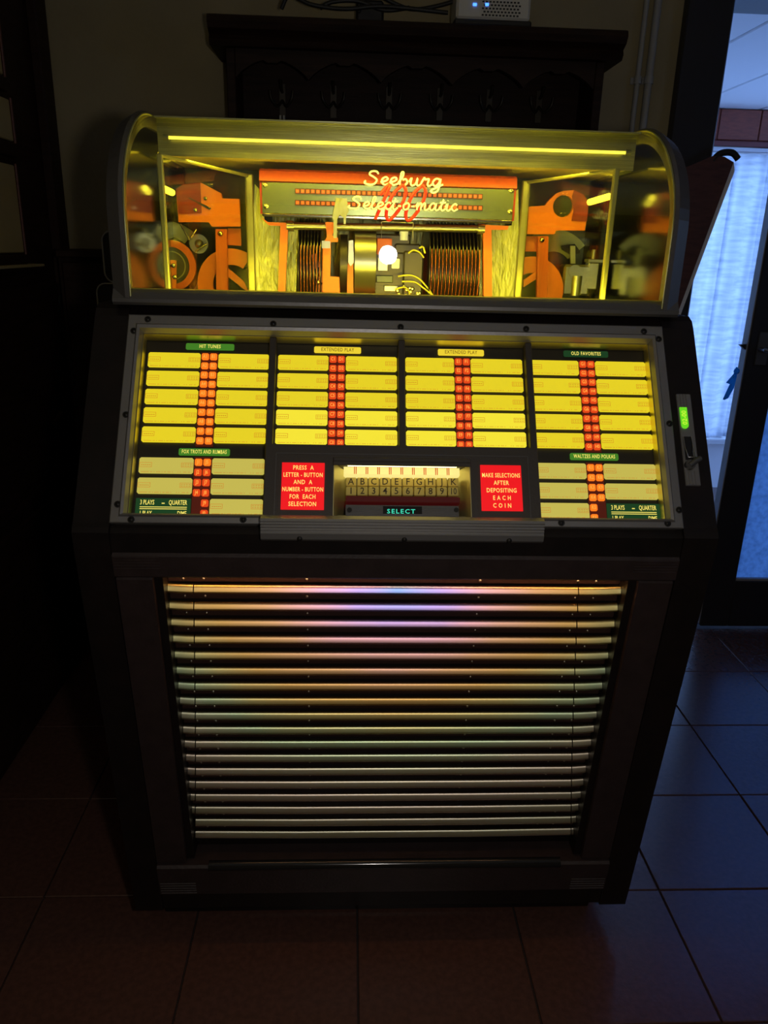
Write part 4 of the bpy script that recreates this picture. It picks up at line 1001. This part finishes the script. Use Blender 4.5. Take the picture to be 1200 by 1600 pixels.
b = poly([(356, 357), (376, 357), (377, 384), (356, 383)], BYL+.014, .006); P('bay_web', b, 'orange_dark')
def ring_px(c, ro, ri, y, th, a0, a1, n=24):
    C = at_y(c, y); E = at_y((c[0]+ro, c[1]), y); Ro = E[0]-C[0]; Ri = Ro*ri/ro
    o_ = [C+np.array([math.cos(t)*Ro, 0, math.sin(t)*Ro]) for t in np.radians(np.linspace(a0, a1, n))]
    i_ = [C+np.array([math.cos(t)*Ri, 0, math.sin(t)*Ri]) for t in np.radians(np.linspace(a1, a0, n))]
    b = MB()
    for k in range(n-1):
        q = [o_[k], o_[k+1], i_[n-2-k], i_[n-1-k]]; b.hexa([*q, *[p+np.array([0, th, 0]) for p in q]])
    return b
b = ring_px((363, 445), 54, 30, BYL+.018, .008, 55, 200); P('bay_wheel', b, 'orange_paint')
b = poly([(355, 418), (381, 440), (388, 455), (381, 452), (356, 432)], BYL+.016, .006); P('wheel_spoke', b, 'orange_paint')
b = ring_px((268, 415), 38, 28, BYL+.03, .008, -90, 270, 36); tt_ = P('turntable_ring', b, 'orange_dark')
b = MB(); C = at_y((268, 415), BYL+.036); b.disc(C, (0, 1, 0), (at_y((296, 415), BYL+.036)-C)[0], .006, 36); P('turntable', b, 'bay_dark', parent=tt_)
b = ring_px((268, 415), 22, 20.5, BYL+.031, .002, -90, 270, 36); P('groove_ring', b, 'post_green', parent=tt_)
b = poly([(263, 406), (275, 407), (275, 440), (272, 470), (263, 470)], BYL+.02, .006); P('clamp_arm', b, 'orange_paint', parent=tt_)
for q in ((271, 415), (273, 433)):
    b = MB(); b.dome(at_y(q, BYL+.019), (0, -1, 0), .0045, 10); P('screw', b, 'chrome_warm', parent=tt_)
b = ring_px((262, 415), 66, 44, BYL+.055, .003, 50, 112, 20); P('bay_record', b, 'post_green')
for (q0, q1) in (((298, 373), (307, 358)), ((305, 393), (323, 381)), ((304, 452), (310, 440)), ((282, 350), (296, 375))):
    b = MB(); b.tube([at_y(q0, BYL+.03), at_y(q1, BYL+.03)], .0018, 6); P('linkage_rod', b, 'chrome_warm')
b = MB(); b.disc(at_y((311, 381), BYL+.045), (0, 1, 0), .017, .008, 16); b.dome(at_y((311, 381), BYL+.04), (0, -1, 0), .008, 12); P('ratchet_hub', b, 'mech_metal')
# right bay
pts = [(826, 323), (851, 323), (857, 314), (870, 302), (882, 298), (897, 297), (912, 304), (920, 316), (914, 360), (869, 360), (866, 366), (824, 366)]
HC = (880, 322); HR = 16
C = at_y(HC, BYL); Rr = at_y((HC[0]+HR, HC[1]), BYL)[0]-C[0]
outer = [at_y(q, BYL) for q in pts]
# bracket plate built as fan of quads between hole and outline
def outline_ray(ang):
    d = np.array([math.cos(ang), math.sin(ang)]); best = None
    for i in range(len(outer)):
        a_, b_ = outer[i][[0, 2]]-C[[0, 2]], outer[(i+1) % len(outer)][[0, 2]]-C[[0, 2]]
        Mx = np.array([d, -(b_-a_)]).T
        if abs(np.linalg.det(Mx)) < 1e-12: continue
        t, s = np.linalg.solve(Mx, a_)
        if t > 0 and -1e-6 <= s <= 1+1e-6 and (best is None or t > best): best = t
    return best
angs = sorted(set([math.atan2(o_[2]-C[2], o_[0]-C[0]) for o_ in outer]+[math.radians(t) for t in range(-180, 180, 15)]))
b = MB(); n = len(angs)
for k in range(n):
    a0, a1 = angs[k], angs[(k+1) % n]
    q = []
    for aa in (a0, a1):
        t = outline_ray(aa) or Rr*1.2
        q.append((C+np.array([math.cos(aa)*Rr, 0, math.sin(aa)*Rr]), C+np.array([math.cos(aa)*max(t, Rr*1.02), 0, math.sin(aa)*max(t, Rr*1.02)])))
    quad = [q[0][0], q[0][1], q[1][1], q[1][0]]; b.hexa([*quad, *[p+np.array([0, .010, 0]) for p in quad]])
br = P('bay_bracket', b, 'orange_paint')
b = poly([(894, 306), (897, 297), (912, 304), (920, 316), (917, 346), (893, 345), (896, 330)], BYL-.002, .002); P('red_patch', b, 'red_paint', parent=br)
b = MB(); b.disc(C+np.array([0, .014, 0]), (0, 1, 0), Rr*1.15, .006, 28); P('hole_backing', b, 'bay_dark', parent=br)
b = poly([(841, 369), (857, 369), (855, 475), (839, 475)], BYL+.002, .012); ps = P('bay_post', b, 'orange_dark')
b = MB(); b.dome(at_y((847, 375), BYL+.001), (0, -1, 0), .005, 10); P('screw', b, 'chrome_warm', parent=ps)
b = poly([(822, 369), (841, 369), (840, 393), (821, 393)], BYL+.014, .006); P('bay_web', b, 'orange_dark')
b = ring_px((829, 455), 51, 27, BYL+.018, .008, -40, 130); P('bay_wheel', b, 'orange_paint')
b = poly([(838, 424), (838, 436), (818, 449), (818, 438)], BYL+.016, .006); P('wheel_spoke', b, 'orange_paint')
b = ring_px((862, 425), 62, 30, BYL+.058, .003, 40, 125, 20); P('bay_record', b, 'post_green')
p0, p1 = at_y((879, 413), BYL+.035), at_y((916, 462), BYL+.035)
b = MB(); b.box((p0[0], BYL+.02, p1[2]), (p1[0], BYL+.06, p0[2]), ch=.004); b.disc(at_y((898, 424), BYL+.02), (0, 1, 0), .012, .004, 18); b.disc(((p0[0]+p1[0])/2, BYL+.022, p1[2]+.018), (0, 0, 1), .010, .036, 16); P('bay_motor', b, 'mech_metal')
p0, p1 = at_y((918, 410), BYL+.03), at_y((930, 452), BYL+.03)
b = MB(); b.box((p0[0], BYL+.02, p1[2]), (p1[0], BYL+.045, p0[2]), ch=.002); b.box((p0[0]-.002, BYL+.018, p0[2]), (p1[0]+.006, BYL+.046, p0[2]+.006), ch=.001); b.disc(((p0[0]+p1[0])/2, BYL+.03, p0[2]+.014), (0, 0, 1), .004, .018, 12); P('bay_valve', b, 'mech_metal')
b = poly([(891, 384), (899, 384), (899, 412), (892, 412)], BYL+.03, .006); P('bay_stem', b, 'post_green')
b = poly([(878, 384), (898, 381), (906, 392), (906, 396), (892, 398), (879, 390)], BYL+.04, .006); P('bay_cam', b, 'screw_dark')
